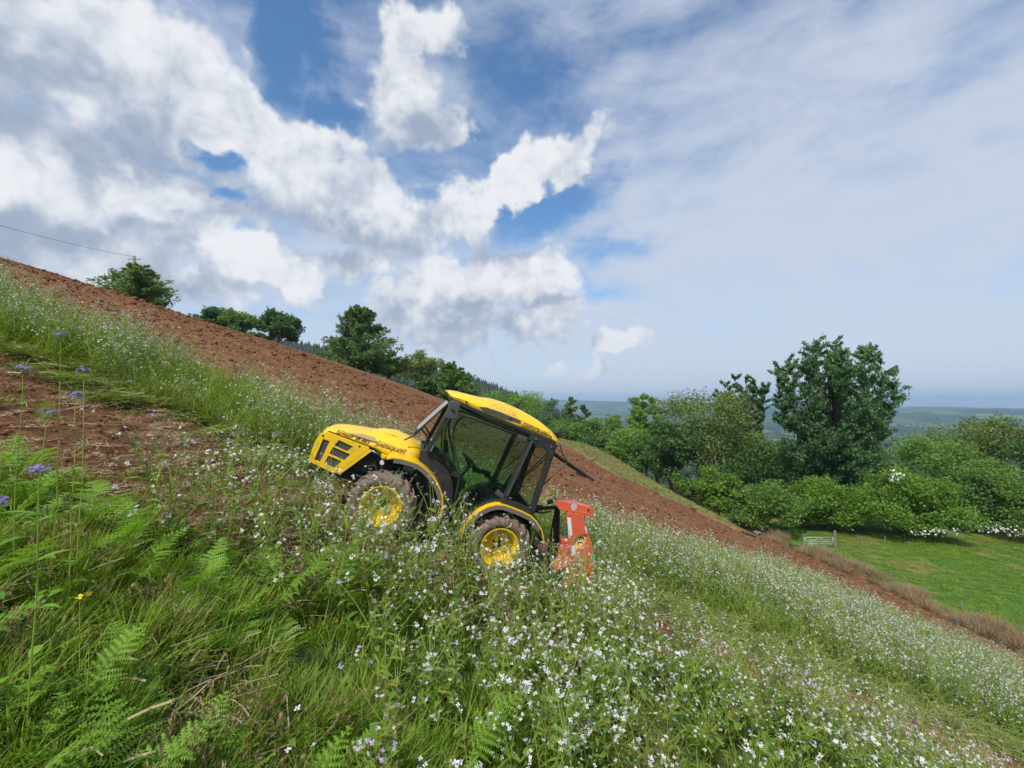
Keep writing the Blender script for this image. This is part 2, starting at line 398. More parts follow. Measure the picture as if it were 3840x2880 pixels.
class MB:
    """collects shapes into one mesh"""
    def __init__(s): s.v = []; s.f = []; s.m = []
    def add(s, v, f, mi=0):
        o = len(s.v); s.v += [tuple(p) for p in v]; s.f += [tuple(i + o for i in q) for q in f]; s.m += [mi] * len(f); return s
    def box(s, c, d, M=None, mi=0):
        x, y, z = (k / 2 for k in d); c = Vector(c)
        vs = [Vector((a * x, b_ * y, e_ * z)) for a in (-1, 1) for b_ in (-1, 1) for e_ in (-1, 1)]
        if M is not None: vs = [M @ q for q in vs]
        return s.add([c + q for q in vs], [(0, 1, 3, 2), (4, 6, 7, 5), (0, 4, 5, 1), (2, 3, 7, 6), (0, 2, 6, 4), (1, 5, 7, 3)], mi)
    def tube(s, pts, rad, n=8, cap=True, mi=0, flat=None):
        pts = [Vector(p) for p in pts]; k = len(pts)
        rs = rad if isinstance(rad, (list, tuple)) else [rad] * k
        vs = []; fs = []; prev = None
        for i, p in enumerate(pts):
            t = (pts[min(i + 1, k - 1)] - pts[max(i - 1, 0)]).normalized()
            if prev is None:
                a = t.orthogonal().normalized() if flat is None else (Vector(flat) - t * t.dot(Vector(flat))).normalized()
            else: a = (prev - t * t.dot(prev)).normalized()
            prev = a; b_ = t.cross(a)
            for j in range(n):
                an = 2 * math.pi * (j + .5) / n
                vs.append(p + (a * math.cos(an) + b_ * math.sin(an)) * rs[i])
        for i in range(k - 1):
            for j in range(n):
                fs.append((i * n + j, i * n + (j + 1) % n, (i + 1) * n + (j + 1) % n, (i + 1) * n + j))
        if cap: fs.append(tuple(range(n - 1, -1, -1))); fs.append(tuple((k - 1) * n + j for j in range(n)))
        return s.add(vs, fs, mi)
    def bar(s, a, b_, w, h, upv=(0, 1, 0), mi=0):
        """rectangular bar between two points; w along upv, h across"""
        a = Vector(a); b_ = Vector(b_); t = (b_ - a).normalized(); u = Vector(upv); u = (u - t * t.dot(u)).normalized(); v = t.cross(u)
        vs = [p + u * (w / 2 * i) + v * (h / 2 * j) for p in (a, b_) for (i, j) in ((-1, -1), (1, -1), (1, 1), (-1, 1))]
        return s.add(vs, [(3, 2, 1, 0), (4, 5, 6, 7), (0, 1, 5, 4), (1, 2, 6, 5), (2, 3, 7, 6), (3, 0, 4, 7)], mi)
    def plate(s, outer, y0, y1, holes=(), mi=0):
        """polygon in the X-Z plane made solid between y0 and y1"""
        loops = [list(outer)] + [list(h) for h in holes]
        tri = tessellate_polygon([[Vector((p[0], p[1], 0)) for p in l] for l in loops])
        flat = [p for l in loops for p in l]; n = len(flat)
        vs = [(p[0], y0, p[1]) for p in flat] + [(p[0], y1, p[1]) for p in flat]
        fs = [tuple(t) for t in tri] + [tuple(i + n for i in reversed(t)) for t in tri]
        o = 0
        for l in loops:
            k = len(l)
            for i in range(k): fs.append((o + i, o + (i + 1) % k, n + o + (i + 1) % k, n + o + i))
            o += k
        return s.add(vs, fs, mi)
    def band(s, prof, y0, y1, th, mi=0):
        """curved sheet along an X-Z profile, from y0 to y1, with thickness th to the inside"""
        P = [Vector((p[0], 0, p[1])) for p in prof]; k = len(P); vs = []
        for i in range(k):
            t = (P[min(i + 1, k - 1)] - P[max(i - 1, 0)]).normalized(); nn = Vector((-t.z, 0, t.x)) * th
            for q in (P[i], P[i] + nn):
                for yy in (y0, y1): vs.append((q.x, yy, q.z))
        fs = []
        for i in range(k - 1):
            a = i * 4; b_ = a + 4
            fs += [(a, a + 1, b_ + 1, b_), (a + 2, b_ + 2, b_ + 3, a + 3), (a, b_, b_ + 2, a + 2), (a + 1, a + 3, b_ + 3, b_ + 1)]
        fs += [(0, 2, 3, 1), (4 * k - 4, 4 * k - 3, 4 * k - 1, 4 * k - 2)]
        return s.add(vs, fs, mi)
    def lathe(s, prof, n=40, axis_y=True, mi=0, closed=False):
        """profile of (radius, y) turned round the Y axis"""
        k = len(prof); vs = []; fs = []
        for i in range(n):
            a = 2 * math.pi * i / n; c, q = math.cos(a), math.sin(a)
            vs += [(r * c, y, r * q) for r, y in prof]
        for i in range(n):
            for j in range(k - (0 if closed else 1)):
                j2 = (j + 1) % k
                fs.append((i * k + j, ((i + 1) % n) * k + j, ((i + 1) % n) * k + j2, i * k + j2))
        return s.add(vs, fs, mi)
    def mesh(s, name, mats, smooth_=False, fix=True, bevel=0.0, autos=None):
        me = bpy.data.meshes.new(name); me.from_pydata(s.v, [], s.f)
        for mm in (mats if isinstance(mats, (list, tuple)) else [mats]): me.materials.append(MATS[mm])
        me.polygons.foreach_set('material_index', s.m)
        if fix or bevel:
            bm = bmesh.new(); bm.from_mesh(me)
            bmesh.ops.recalc_face_normals(bm, faces=bm.faces)
            if bevel:
                ed = [e for e in bm.edges if len(e.link_faces) == 2 and e.calc_face_angle(0) > .5]
                bmesh.ops.bevel(bm, geom=ed, offset=bevel, segments=2, profile=.5, affect='EDGES', clamp_overlap=True)
            bm.to_mesh(me); bm.free()
        me.update()
        if smooth_ or autos:
            me.polygons.foreach_set('use_smooth', np.ones(len(me.polygons), bool))
            if autos: me.set_sharp_from_angle(angle=R(autos))
        return me
    def build(s, name, mats, parent=None, **k):
        return link(bpy.data.objects.new(name, s.mesh(name, mats, **k)), parent)

# numpy value noise
def _h(ix, iy, seed):
    n = (ix.astype(np.int64) * 374761393 + iy.astype(np.int64) * 668265263 + seed * 144269) & 0x7fffffff
    n = ((n ^ (n >> 13)) * 1274126177) & 0x7fffffff
    n = n ^ (n >> 16)
    return (n & 0xffff) / 65535.0
def vnoise(x, y, seed=0):
    ix = np.floor(x); iy = np.floor(y); fx = x - ix; fy = y - iy
    fx = fx * fx * (3 - 2 * fx); fy = fy * fy * (3 - 2 * fy)
    a = _h(ix, iy, seed); b_ = _h(ix + 1, iy, seed); c_ = _h(ix, iy + 1, seed); d = _h(ix + 1, iy + 1, seed)
    return (a * (1 - fx) + b_ * fx) * (1 - fy) + (c_ * (1 - fx) + d * fx) * fy
def fbm(x, y, oct=4, seed=0):
    s = 0; a = .5; t = 0
    for i in range(oct):
        s = s + a * vnoise(x * 2 ** i, y * 2 ** i, seed + i); t += a; a *= .5
    return s / t
def sstep(x, a, b_):
    t = np.clip((x - a) / (b_ - a), 0, 1); return t * t * (3 - 2 * t)

# ------------------------------------------------------------------ terrain
FENCE_X = 36.0
def H0(x, y):
    """the hillside: falls to the right at about 22 degrees, rounded over uphill; level meadow below the fence"""
    x = np.asarray(x, float); y = np.asarray(y, float)
    xc = np.minimum(x, FENCE_X)
    z = -2.09 - .407 * xc - .031 * y - .00115 * np.minimum(xc, 0) ** 2
    z = z - .028 * np.maximum(x - FENCE_X, 0)
    z = z + 2.3 * np.exp(-((x - 15) / 8) ** 2 - ((y - 82) / 22) ** 2) - 2.2 * np.exp(-((x - 33) / 8) ** 2 - ((y - 84) / 20) ** 2)
    far = np.maximum(y - 92, 0); z = z - np.where(far < 60, .0022 * far ** 2, 7.92 + .264 * (far - 60))
    far2 = np.maximum(x - 95, 0); z = z - np.where(far2 < 60, .0012 * far2 ** 2, 4.32 + .144 * (far2 - 60))
    nearc = np.exp(-(x ** 2 + y ** 2) / 9.0); z = z + .12 * nearc
    return z
def H(x, y):
    x = np.asarray(x, float); y = np.asarray(y, float)
    return np.maximum(H0(x, y), -175.0)
def Hs(x, y): return float(H(np.array([x]), np.array([y]))[0])

def gridmesh(name, xs, ys, zf, mats, smooth_=True):
    Xg, Yg = np.meshgrid(xs, ys); Z = zf(Xg, Yg)
    V = np.stack([Xg.ravel(), Yg.ravel(), Z.ravel()], 1); nx = len(xs); ny = len(ys)
    i = np.arange(nx - 1)[None, :] + np.arange(ny - 1)[:, None] * nx
    F = np.stack([i, i + 1, i + nx + 1, i + nx], -1).reshape(-1, 4)
    return meshnp(name, V, F, mats, smooth_=smooth_)
def spaced(a, b_, core0, core1, d, g):
    out = list(np.arange(core0, core1, d)); s = d; v = core1
    while v < b_: out.append(v); s *= g; v += s
    out.append(b_); s = d; v = core0; pre = []
    while v > a: s *= g; v -= s; pre.append(max(v, a))
    return np.array(sorted(set(pre + out)))

# which ground is where (x uphill to the left, y away)
def strip_near(x): return 3.7 + 2.6 * sstep(x, -2.6, 1.2) - 1.0 * sstep(x, 1.8, 5.0)
def strip_far(x): return 6.9 + .75 * sstep(x, -.5, 2.5)
def band_far(x): return 11.2 + 7.0 * sstep(x, 1.0, 11.0) + .9 * (vnoise(x * .35, x * 0 + 3.3, 5) - .5)
def green_mask(x, y):
    st = sstep(y, strip_near(x) - .5, strip_near(x) + .4) * (1 - sstep(y, strip_far(x) - .3, strip_far(x) + .3))
    g = 1 - st
    g = g * (1 - sstep(y, band_far(x) - 1.0, band_far(x) + .4))
    g = g * (.45 + .5 * fbm(x * .8, y * .8, 3, 3))
    return g
xs = spaced(-75, FENCE_X, -9, 9, .11, 1.035); ys = spaced(-14, 130, 0, 12, .11, 1.03)
def zhill(x, y):
    z = H(x, y) + .10 * (fbm(x * .8, y * .8, 3, 1) - .5) + .05 * (fbm(x * 4, y * 4, 3, 2) - .5) * (y < 14)
    tilled = sstep(y, strip_near(x), strip_near(x) + .3) * (1 - sstep(y, strip_far(x) - .2, strip_far(x) + .2))
    z = z + tilled * (.10 * (fbm(x * 6, y * 6, 3, 9) - .5) + .03 * (fbm(x * 20, y * 20, 2, 19) - .5))
    z = z - .22 * sstep(y, band_far(x) - .3, band_far(x) + 1.2)
    return z
me = gridmesh('hillside', xs, ys, zhill, 'hill_soil')
Xg, Yg = np.meshgrid(xs, ys)
at = me.attributes.new('green', 'FLOAT', 'POINT'); at.data.foreach_set('value', green_mask(Xg, Yg).ravel().astype(np.float32))
hill = tag(link(bpy.data.objects.new('hillside', me)), 'steep brown and green hillside sloping down to the meadow', kind='structure')

# ploughed field: broken clods, finer towards the near edge
def grass_edge(y): return np.where(y > 50, 11.5 - .14 * (y - 53), 11.5 + .9 * (53 - y))
def clods(x, y):
    a = np.abs(2 * vnoise(x * 2.3 + .35 * y, y * 2.3, 21) - 1); c_ = np.abs(2 * vnoise(x * 5.1, y * 5.1, 22) - 1)
    d = vnoise(x * 11, y * 11, 23)
    fur = np.sin(y * 2 * math.pi / .95 + 1.2 * vnoise(x * .25, y * .4, 24))
    return .07 * (1 - a) + .055 * (1 - c_) + .045 * d + .06 * fur + .22 * (fbm(x * .12, y * .12, 2, 25) - .5)
yr = 10.2 * np.exp(np.arange(0, 300) * .0083); Xc = np.arange(-1.5, 3.3, .0027)
Xc = np.concatenate([np.arange(-1.55, .62, .0034), np.arange(.62, 3.5, .012)])
XX, YY = np.meshgrid(Xc, yr); PX = XX * YY; PX = PX + .25 * (vnoise(PX * 3, YY * 3, 8) - .5)
bd = band_far(PX)
PZ = H(PX, YY) - .10 + clods(PX, YY) * sstep(YY, bd - 1.5, bd + .5)
V = np.stack([PX.ravel(), YY.ravel(), PZ.ravel()], 1); nx = len(Xc); ny = len(yr)
i = (np.arange(nx - 1)[None, :] + np.arange(ny - 1)[:, None] * nx)
ok = (PX[:-1, 1:] < FENCE_X - 1.0) & (YY[1:, 1:] > bd[1:, 1:] - 1.6) & ((PX[:-1, :-1] < grass_edge(YY[:-1, :-1]) + .2) | (YY[:-1, :-1] < 45) | (PX[:-1, :-1] > 25.5 + .12 * (YY[:-1, :-1] - 60)))
F = np.stack([i, i + 1, i + nx + 1, i + nx], -1)[ok]
tag(link(bpy.data.objects.new('ploughed_field', meshnp('ploughed_field', V, F, 'ploughed_soil', smooth_=False))), 'freshly ploughed red-brown field on the slope', kind='structure')
# rough grass headland beyond the ploughing
xs = np.arange(-1, FENCE_X + .1, .45); ys = np.arange(42, 125, .6)
me = gridmesh('grass_headland', xs, ys, lambda x, y: H(x, y) + .06 - .9 * (1 - sstep(x, grass_edge(y) - 1.2, grass_edge(y))) - .9 * sstep(x, 25 + .12 * (y - 60), 28 + .12 * (y - 60)) + .14 * fbm(x * 1.5, y * 1.5, 3, 4), 'far_field_grass')
tag(link(bpy.data.objects.new('grass_headland', me)), 'tawny green grass headland beyond the ploughed field', kind='structure')
# meadow
xs = np.concatenate([np.arange(FENCE_X - .3, 110, .8), np.arange(110, 260, 6)]); ys = np.concatenate([np.arange(-30, 90, .8), np.arange(90, 160, 4)])
def zmead(x, y):
    bank = 1.0 * np.exp(-((x - FENCE_X - .4) / 1.0) ** 2) * .45
    return H(x, y) + .03 + bank + .22 * (fbm(x * .25, y * .25, 3, 6) - .5) + .10 * fbm(x * 1.4, y * 1.4, 2, 7)
tag(link(bpy.data.objects.new('meadow', gridmesh('meadow', xs, ys, zmead, 'meadow_grass'))), 'level green meadow below the fence', kind='structure')
# the land round about: valley floor, plain and the ridges on the horizon
def zland(x, y):
    r = np.hypot(x, y); t = x / np.maximum(y, 1.0)
    z = H(x, y) - 2.5 - 30 * sstep(r, 160, 420) * 0
    z = np.minimum(z, -20 - 60 * sstep(r, 110, 500))
    z = np.where(r > 250, np.maximum(z, -165 + 26 * (fbm(x * .0011 + 3, y * .0011, 4, 31) - .4) * sstep(r, 500, 1500)), z)
    # wooded hill: its shoulder comes down from the left
    hill_top = 116 - .19 * np.clip(x + 388, -60, 308) - .377 * np.maximum(x + 80, 0) - .10 * np.maximum(-448 - x, 0)
    hh = hill_top - .16 * np.abs(y - 800 - .1 * x) - 16
    z = np.maximum(z, hh)
    # horizon ridges
    r1 = -150 + (150 + 7600 * (.004 - .012 * np.clip(t, -1, 1.3))) * np.exp(-((r - 9000) / 1700) ** 2) * (.70 + .62 * fbm(t * 6 + 9, t * 0, 4, 41))
    r2 = -150 + (118 - 22 * np.clip(t, -.5, 1.3)) * np.exp(-((r - 6200) / 900) ** 2) * (.55 + .75 * fbm(t * 6 + 2, t * 0, 4, 42)) * sstep(t, .1, .6)
    z = np.where(r > 3500, np.maximum(np.maximum(z, r1), r2), z)
    return z
rr = np.concatenate([np.arange(120, 1000, 11), 1000 * np.exp(np.arange(0, 120) * .0225)]); aa = np.radians(np.concatenate([np.arange(-85, -20, 1.0), np.arange(-20, 58, .3), np.arange(58, 85.1, 1.0)]))
Rg, Ag = np.meshgrid(rr, aa, indexing='ij'); LX = Rg * np.sin(Ag); LY = Rg * np.cos(Ag); LZ = zland(LX, LY)
V = np.stack([LX.ravel(), LY.ravel(), LZ.ravel()], 1); nx = len(aa); ny = len(rr)
i = (np.arange(nx - 1)[None, :] + np.arange(ny - 1)[:, None] * nx)
F = np.stack([i + 1, i, i + nx, i + nx + 1], -1).reshape(-1, 4)
tag(link(bpy.data.objects.new('valley_terrain', meshnp('valley_terrain', V, F, 'valley_land', smooth_=True))), 'wide hazy valley of hedged fields running to low hills', kind='structure')
# ground sheet out to the horizon all round
gz = -190
gs = MB(); gs.add([(-16000, -16000, gz), (16000, -16000, gz), (16000, 16000, gz), (-16000, 16000, gz)], [(0, 1, 2, 3)])
tag(gs.build('ground', 'valley_land', fix=False), 'low ground reaching to the horizon', kind='structure')

# ------------------------------------------------------------------ trees
UP = Vector((0, 0, 1))
def rdir(n, r=rng):
    d = r.normal(size=(n, 3)); return d / np.linalg.norm(d, axis=1)[:, None]
def leafcards(C, size, r, tilt=.6, aspect=1.6, dirs=None, droop=0.0):
    """one small folded leaf-spray (two triangles) at each centre C"""
    n = len(C); nrm = rdir(n, r); nrm[:, 2] = np.abs(nrm[:, 2]) * tilt + .25; nrm /= np.linalg.norm(nrm, axis=1)[:, None]
    if dirs is None: a = rdir(n, r)
    else: a = dirs + .55 * rdir(n, r)
    a[:, 2] -= droop
    a = a - nrm * (a * nrm).sum(1)[:, None]; a /= np.linalg.norm(a, axis=1)[:, None] + 1e-9
    b_ = np.cross(nrm, a); s = size * r.uniform(.55, 1.3, n)[:, None]
    p0 = C - a * s * .5 * aspect; p1 = C + b_ * s * .5 - nrm * s * .12; p2 = C + a * s * .6 * aspect; p3 = C - b_ * s * .5 - nrm * s * .12
    V = np.stack([p0, p1, p2, p3], 1).reshape(-1, 3); F = np.arange(n * 4).reshape(-1, 4)
    return V, F
def limbs(base, targets, r0, r, droop=.0, fork=.35):
    """tapered trunk with limbs that reach for the clumps of the crown"""
    mb = MB(); base = Vector(base); top = Vector(np.mean(targets, 0)); top.z = max(t[2] for t in targets) * .9
    k = 6; trunk = []
    for i in range(k + 1):
        f = i / k; p = base.lerp(Vector((top.x * f ** 1.3 + base.x * (1 - f ** 1.3), top.y * f ** 1.3 + base.y * (1 - f ** 1.3), top.z)), f)
        p.x += float(r.normal() * .12 * r0 * 4 * f); p.y += float(r.normal() * .12 * r0 * 4 * f); trunk.append(p)
    mb.tube(trunk, [r0 * (1.15 if i == 0 else 1) * (1 - .82 * i / k) for i in range(k + 1)], 7)
    for t in targets:
        t = Vector(t); hf = min(max((t.z * fork + r.uniform(0, .25) * top.z) / max(top.z, .1), .08), .9)
        i = hf * k; j = int(i); a = trunk[j].lerp(trunk[min(j + 1, k)], i - j); d = t - a
        m1 = a + d * .35 + UP * d.length * .10; m2 = a + d * .7 + UP * d.length * .08
        rr_ = r0 * (1 - .82 * hf) * .42
        mb.tube([a, m1, m2, t], [rr_, rr_ * .7, rr_ * .45, rr_ * .15], 5, cap=False)
    return mb
def tree_meshes(kind, h, w, seed, leafm, n=9000, size=.42, lobes=26, low=.12, barkm='bark', trunk_r=None):
    """crown and trunk meshes of a tree h high and w wide, foot at the origin"""
    r = np.random.default_rng(seed); C = []; DD = []; tg = []
    ha = w / 2
    if kind == 'round' or kind == 'dome':
        hb = h * (1 - low) / 2; cz = low * h + hb
        for i in range(lobes):
            d = rdir(1, r)[0]; cr = r.uniform(.20, .38) * min(ha, hb * 1.3); rad = r.uniform(.55, 1.0) if i % 4 else r.uniform(.0, .5)
            if kind == 'dome' and d[2] < 0: d[2] *= .9; rad = max(rad, .8)
            kx = max(ha - cr * .75, ha * .3); kz = max(hb - cr * .6, hb * .3)
            wide = 1.0 if kind == 'round' else (1.25 if d[2] < 0 else 1.0)
            c_ = np.array([d[0] * kx * rad * wide, d[1] * kx * rad * wide, cz + d[2] * kz * rad]); tg.append(c_)
            m_ = int(n / lobes * r.uniform(.7, 1.35)); dd = rdir(m_, r); dd[:, 2] = dd[:, 2] * .9 + .12; q = r.uniform(.12, 1.0, m_)[:, None] ** .38
            lump = 1 + .30 * np.sin(dd[:, :1] * 5 + i) * np.sin(dd[:, 1:2] * 5 + 2 * i) + .2 * np.sin(dd[:, 2:3] * 9 + i)
            P = c_ + dd * q * cr * lump * np.array([1.0, 1.0, .80]); P[:, 2] = np.maximum(P[:, 2], .015 * h); C.append(P)
    elif kind == 'poplar':
        # several upright leaders fanning out of one bole, each with steep side branches
        leaders = max(4, lobes // 3); A = []
        for i in range(leaders):
            an = 2.4 * i + r.uniform(-.3, .3); ro = ha * .72 * math.sqrt((i + .2) / leaders)
            tip = np.array([math.cos(an) * ro, math.sin(an) * ro, h * (1 - .30 * (ro / ha) ** 2) * r.uniform(.93, 1.0)])
            foot = np.array([math.cos(an) * ro * .22, math.sin(an) * ro * .22, h * r.uniform(.08, .22)]); tg.append(tip)
            for j in range(int(lobes * .6)):
                f = r.uniform(.02, 1.0); a = foot + (tip - foot) * f; a[:2] += (tip - foot)[:2] * (.25 * math.sin(math.pi * f))
                bl = ha * .34 * (1 - f * .62) * r.uniform(.45, 1.1) + h * .012; ba = r.uniform(0, 6.28)
                A.append((a, a + np.array([math.cos(ba) * bl * .75, math.sin(ba) * bl * .75, bl * r.uniform(.55, 1.1)])))
        per = max(6, n // len(A))
        for a, e in A:
            f = r.uniform(.0, 1.06, per)[:, None]; d = e - a; L_ = np.linalg.norm(d)
            C.append(a + d * f + rdir(per, r) * (L_ * .17 + .10) * r.uniform(.15, 1.0, per)[:, None]); DD.append(np.tile(d / L_ + np.array([0, 0, .5]), (per, 1)))
        tg = tg + [e for a, e in A[::5]]
    elif kind == 'feather':
        A = []; nb = lobes * 3
        for j in range(nb):
            f = r.uniform(.0, 1.0) ** 1.15; a = np.array([0, 0, h * (.03 + .86 * f)])
            bl = ha * ((1 - f) ** .60) * r.uniform(.55, 1.12) + ha * .10; ba = r.uniform(0, 6.28)
            A.append((a, a + np.array([math.cos(ba) * bl, math.sin(ba) * bl, bl * r.uniform(.05, .50) + h * .03])))
        per = max(8, n // nb)
        for a, e in A:
            f = r.uniform(.05, 1.05, per)[:, None] ** .65; d = e - a; L_ = np.linalg.norm(d)
            P = a + d * f + rdir(per, r) * (L_ * .20 + .12) * (1.15 - .8 * f) * r.uniform(.2, 1.1, per)[:, None]
            P[:, 2] -= .08 * L_ * (f[:, 0] ** 2) * r.uniform(0, 1, per); C.append(P); DD.append(np.tile(d / L_, (per, 1)))
        tg = [e for a, e in A[::3]]
    C = np.concatenate(C); C[:, 2] *= (h - size * .5) / np.percentile(C[:, 2], 99.7)
    C[:, :2] *= (ha - size * .3) / np.percentile(np.hypot(C[:, 0], C[:, 1]), 98.0)
    V, F = leafcards(C, size, r, droop=.15 if kind == 'feather' else (.1 if not DD else -.1), dirs=np.concatenate(DD) if DD else None, aspect=2.0 if DD else 1.6)
    crown = meshnp('crown', V, F, leafm)
    tr = trunk_r or (.028 * h if kind != 'dome' else .02 * h)
    trunk = limbs((0, 0, -.6), tg if len(tg) < 40 else tg[:40], tr, r, fork=.35 if kind != 'poplar' else .12).mesh('trunk', barkm, smooth_=True, fix=False)
    return crown, trunk
def pxd(px, y):  # sideways position of a place seen at this column when it stands y metres away
    return (px - 512) / 445.0 * y
def topz(py, y):
    z = (384 - py) / 445.0; p = R(2.4); return y * (z * math.cos(p) + math.sin(p)) / (math.cos(p) - z * math.sin(p))
def plant_tree(name, label, kind, px, top, wpx, y, seed, leafm, group=None, base=None, cat='tree', sink=0.0, **k):
    x = pxd(px, y); b0 = Hs(x, y) if base is None else base
    h = topz(top, y) - b0; w = wpx / 445.0 * y
    e_ = empty(name, (x, y, b0 - sink)); tag(e_, label, cat, group)
    crown, trunk = tree_meshes(kind, h + sink, w, seed, leafm, **k)
    link(bpy.data.objects.new('crown', crown), e_); link(bpy.data.objects.new('trunk', trunk), e_)
    return e_
# along the skyline of the ploughed field
plant_tree('tree', 'feathery dark bush in front of the wooden utility pole on the skyline', 'feather', 135, 265, 60, 60, 1, 'leaf_feather', cat='bush', base=Hs(pxd(128, 60), 60) - 1.2, n=14300, size=0.18, lobes=46)
plant_tree('tree', 'rounded dark tree, left of the pair on the ploughed skyline', 'round', 207, 307, 36, 125, 3, 'leaf_dark', n=9555, size=0.38, lobes=27)
plant_tree('tree', 'rounded dark tree, right of the pair on the ploughed skyline', 'round', 234, 309, 40, 128, 4, 'leaf_oak', n=10465, size=0.38, lobes=30)
plant_tree('tree', 'dense tiered deep green tree right of the rounded pair on the skyline', 'dome', 277, 311, 48, 118, 5, 'leaf_dark', n=14787, size=0.34, lobes=37)
plant_tree('tree', 'small low tree tucked under the tiered deep green tree', 'round', 258, 333, 26, 121, 6, 'leaf_oak', n=5915, size=0.34, lobes=20)
plant_tree('tree', 'tall feathery tree with upswept plumes standing alone above the ploughed field', 'feather', 360, 306, 74, 112, 7, 'leaf_feather', n=25025, size=0.34, lobes=57)
plant_tree('tree', 'low green tree at the foot of the tall feathery tree', 'round', 388, 352, 40, 116, 8, 'leaf_oak', n=8645, size=0.34, lobes=27)
plant_tree('tree', 'pale half bare tree with light trunks beside the feathery tree', 'round', 421, 351, 42, 118, 9, 'leaf_willow', n=8190, size=0.29, lobes=34, barkm='bark_pale')
plant_tree('tree', 'dark rounded tree just above the front edge of the cab roof', 'feather', 452, 362, 52, 114, 10, 'leaf_oak', n=14787, size=0.33, lobes=44)
plant_tree('tree', 'small dark tree between the pale tree and the cab roof', 'round', 432, 378, 30, 112, 11, 'leaf_dark', n=6370, size=0.34, lobes=20)
# beyond the cab roof, going down into the valley
GV = 'woodland trees beyond the cab roof'
for (lab, kind, px, top, wp, y, sd, lm, nn) in [
    ('pale green round tree behind the front half of the cab roof', 'round', 497, 390, 44, 190, 12, 'leaf_lime', 7350),
    ('broad light green tree rising over the middle of the cab roof', 'round', 530, 392, 50, 185, 13, 'leaf_lime', 9100),
    ('dark tree just right of the broad light green tree', 'round', 553, 400, 44, 165, 14, 'leaf_dark', 6300),
    ('pointed tree above the rear end of the cab roof', 'feather', 571, 397, 32, 150, 15, 'leaf_oak', 5250),
    ('second pointed tree right of the one over the cab roof', 'feather', 584, 405, 30, 152, 16, 'leaf_dark', 4900),
    ('leafy tree between the rear cab roof and the lone valley tree', 'round', 600, 416, 50, 145, 17, 'leaf_oak', 7350),
    ('bushy tree at the top of the grass headland', 'round', 566, 420, 46, 140, 18, 'leaf_oak', 6300),
    ('dark bushy tree low beside the grass headland', 'round', 604, 436, 60, 128, 19, 'leaf_dark', 8050),
    ('rounded tree in front of the twin lime poplars', 'round', 634, 428, 60, 118, 20, 'leaf_lime', 8050),
    ('left of the twin lime green poplars', 'round', 638, 395, 30, 128, 21, 'leaf_lime', 6650),
    ('right of the twin lime green poplars', 'round', 656, 398, 26, 130, 22, 'leaf_lime', 5950),
    ('dark green tree at the lower tip of the grass headland', 'round', 655, 436, 60, 104, 23, 'leaf_dark', 9100),
]:
    plant_tree('tree', lab, kind, px, top, wp, y, sd, lm, group=GV, n=int(nn * 1.7), size=0.38, lobes=30)
plant_tree('tree', 'small lone dark round tree far below in the valley', 'round', 613, 415, 15, 420, 24, 'leaf_dark', n=3412, size=1.3, lobes=17, base=-26)
# behind the fence and the gate
plant_tree('tree', 'broad pale willowy tree left of the tall poplars', 'round', 706, 391, 104, 92, 25, 'leaf_willow', n=21612, size=0.29, lobes=57, barkm='bark_pale')
plant_tree('tree', 'very dark leafy tree at the left of the willowy tree', 'round', 670, 420, 62, 88, 26, 'leaf_dark', n=14787, size=0.29, lobes=37)
plant_tree('tree', 'dark slender poplar rising behind the willowy tree', 'poplar', 744, 375, 56, 104, 27, 'leaf_poplar', n=19337, size=0.33, lobes=40)
plant_tree('tree', 'tallest poplar with wide spreading upright branches', 'poplar', 831, 342, 106, 74, 28, 'leaf_poplar', n=93600, size=0.22, lobes=66, trunk_r=.5)
plant_tree('tree', 'bright green bush below the willowy tree', 'round', 716, 468, 42, 70, 29, 'leaf_hawthorn', cat='bush', n=8645, size=0.21, lobes=27)
plant_tree('tree', 'deep green bush right of the bright green bush', 'round', 760, 480, 74, 66, 30, 'leaf_oak', cat='bush', n=15925, size=0.21, lobes=40)
plant_tree('tree', 'small dull green bush at the edge of the willowy tree', 'round', 684, 474, 42, 76, 31, 'leaf_oak', cat='bush', n=5915, size=0.22, lobes=20)
plant_tree('tree', 'green hawthorn behind the field gate', 'dome', 822, 478, 70, 68, 32, 'leaf_hawthorn', n=17062, size=0.21, lobes=44, low=.02)
haw = plant_tree('tree', 'spreading bright hawthorn right of the gate with white blossom', 'dome', 898, 470, 108, 64.5, 33, 'leaf_hawthorn', n=34125, size=0.21, lobes=74, low=.02)
plant_tree('tree', 'large dome shaped light green tree at the right of the meadow', 'dome', 988, 418, 150, 98, 34, 'leaf_willow', n=34125, size=0.31, lobes=88, low=.02)
dk = plant_tree('tree', 'dark hedgerow tree with white blossom at the right end of the meadow', 'dome', 1005, 462, 100, 66, 35, 'leaf_oak', n=29575, size=0.21, lobes=71, low=.02)
plant_tree('tree', 'very dark tree at the right edge beside the dome shaped tree', 'round', 1052, 424, 66, 84, 36, 'leaf_dark', n=13650, size=0.29, lobes=40)
GH = 'dark trees filling the hedge behind the meadow'
for (lab, px, top, wp, y, sd, lm) in [
    ('dark hedge tree under the left side of the tall poplar', 797, 450, 70, 80, 37, 'leaf_dark'),
    ('dark hedge tree under the right side of the tall poplar', 868, 446, 76, 84, 38, 'leaf_dark'),
    ('dull green hedge tree between the tall poplar and the dome shaped tree', 925, 436, 84, 90, 39, 'leaf_oak'),
    ('dark hedge tree below the willowy tree', 735, 444, 80, 84, 40, 'leaf_dark'), ('dark hedge tree filling the gap left of the tall poplar', 770, 436, 66, 96, 42, 'leaf_oak'),
    ('dark hedge tree between the hawthorn and the right edge', 958, 470, 74, 70, 41, 'leaf_dark')]:
    plant_tree('tree', lab, 'round', px, top, wp, y, sd, lm, group=GH, n=16900, size=0.27, lobes=44, low=.0)
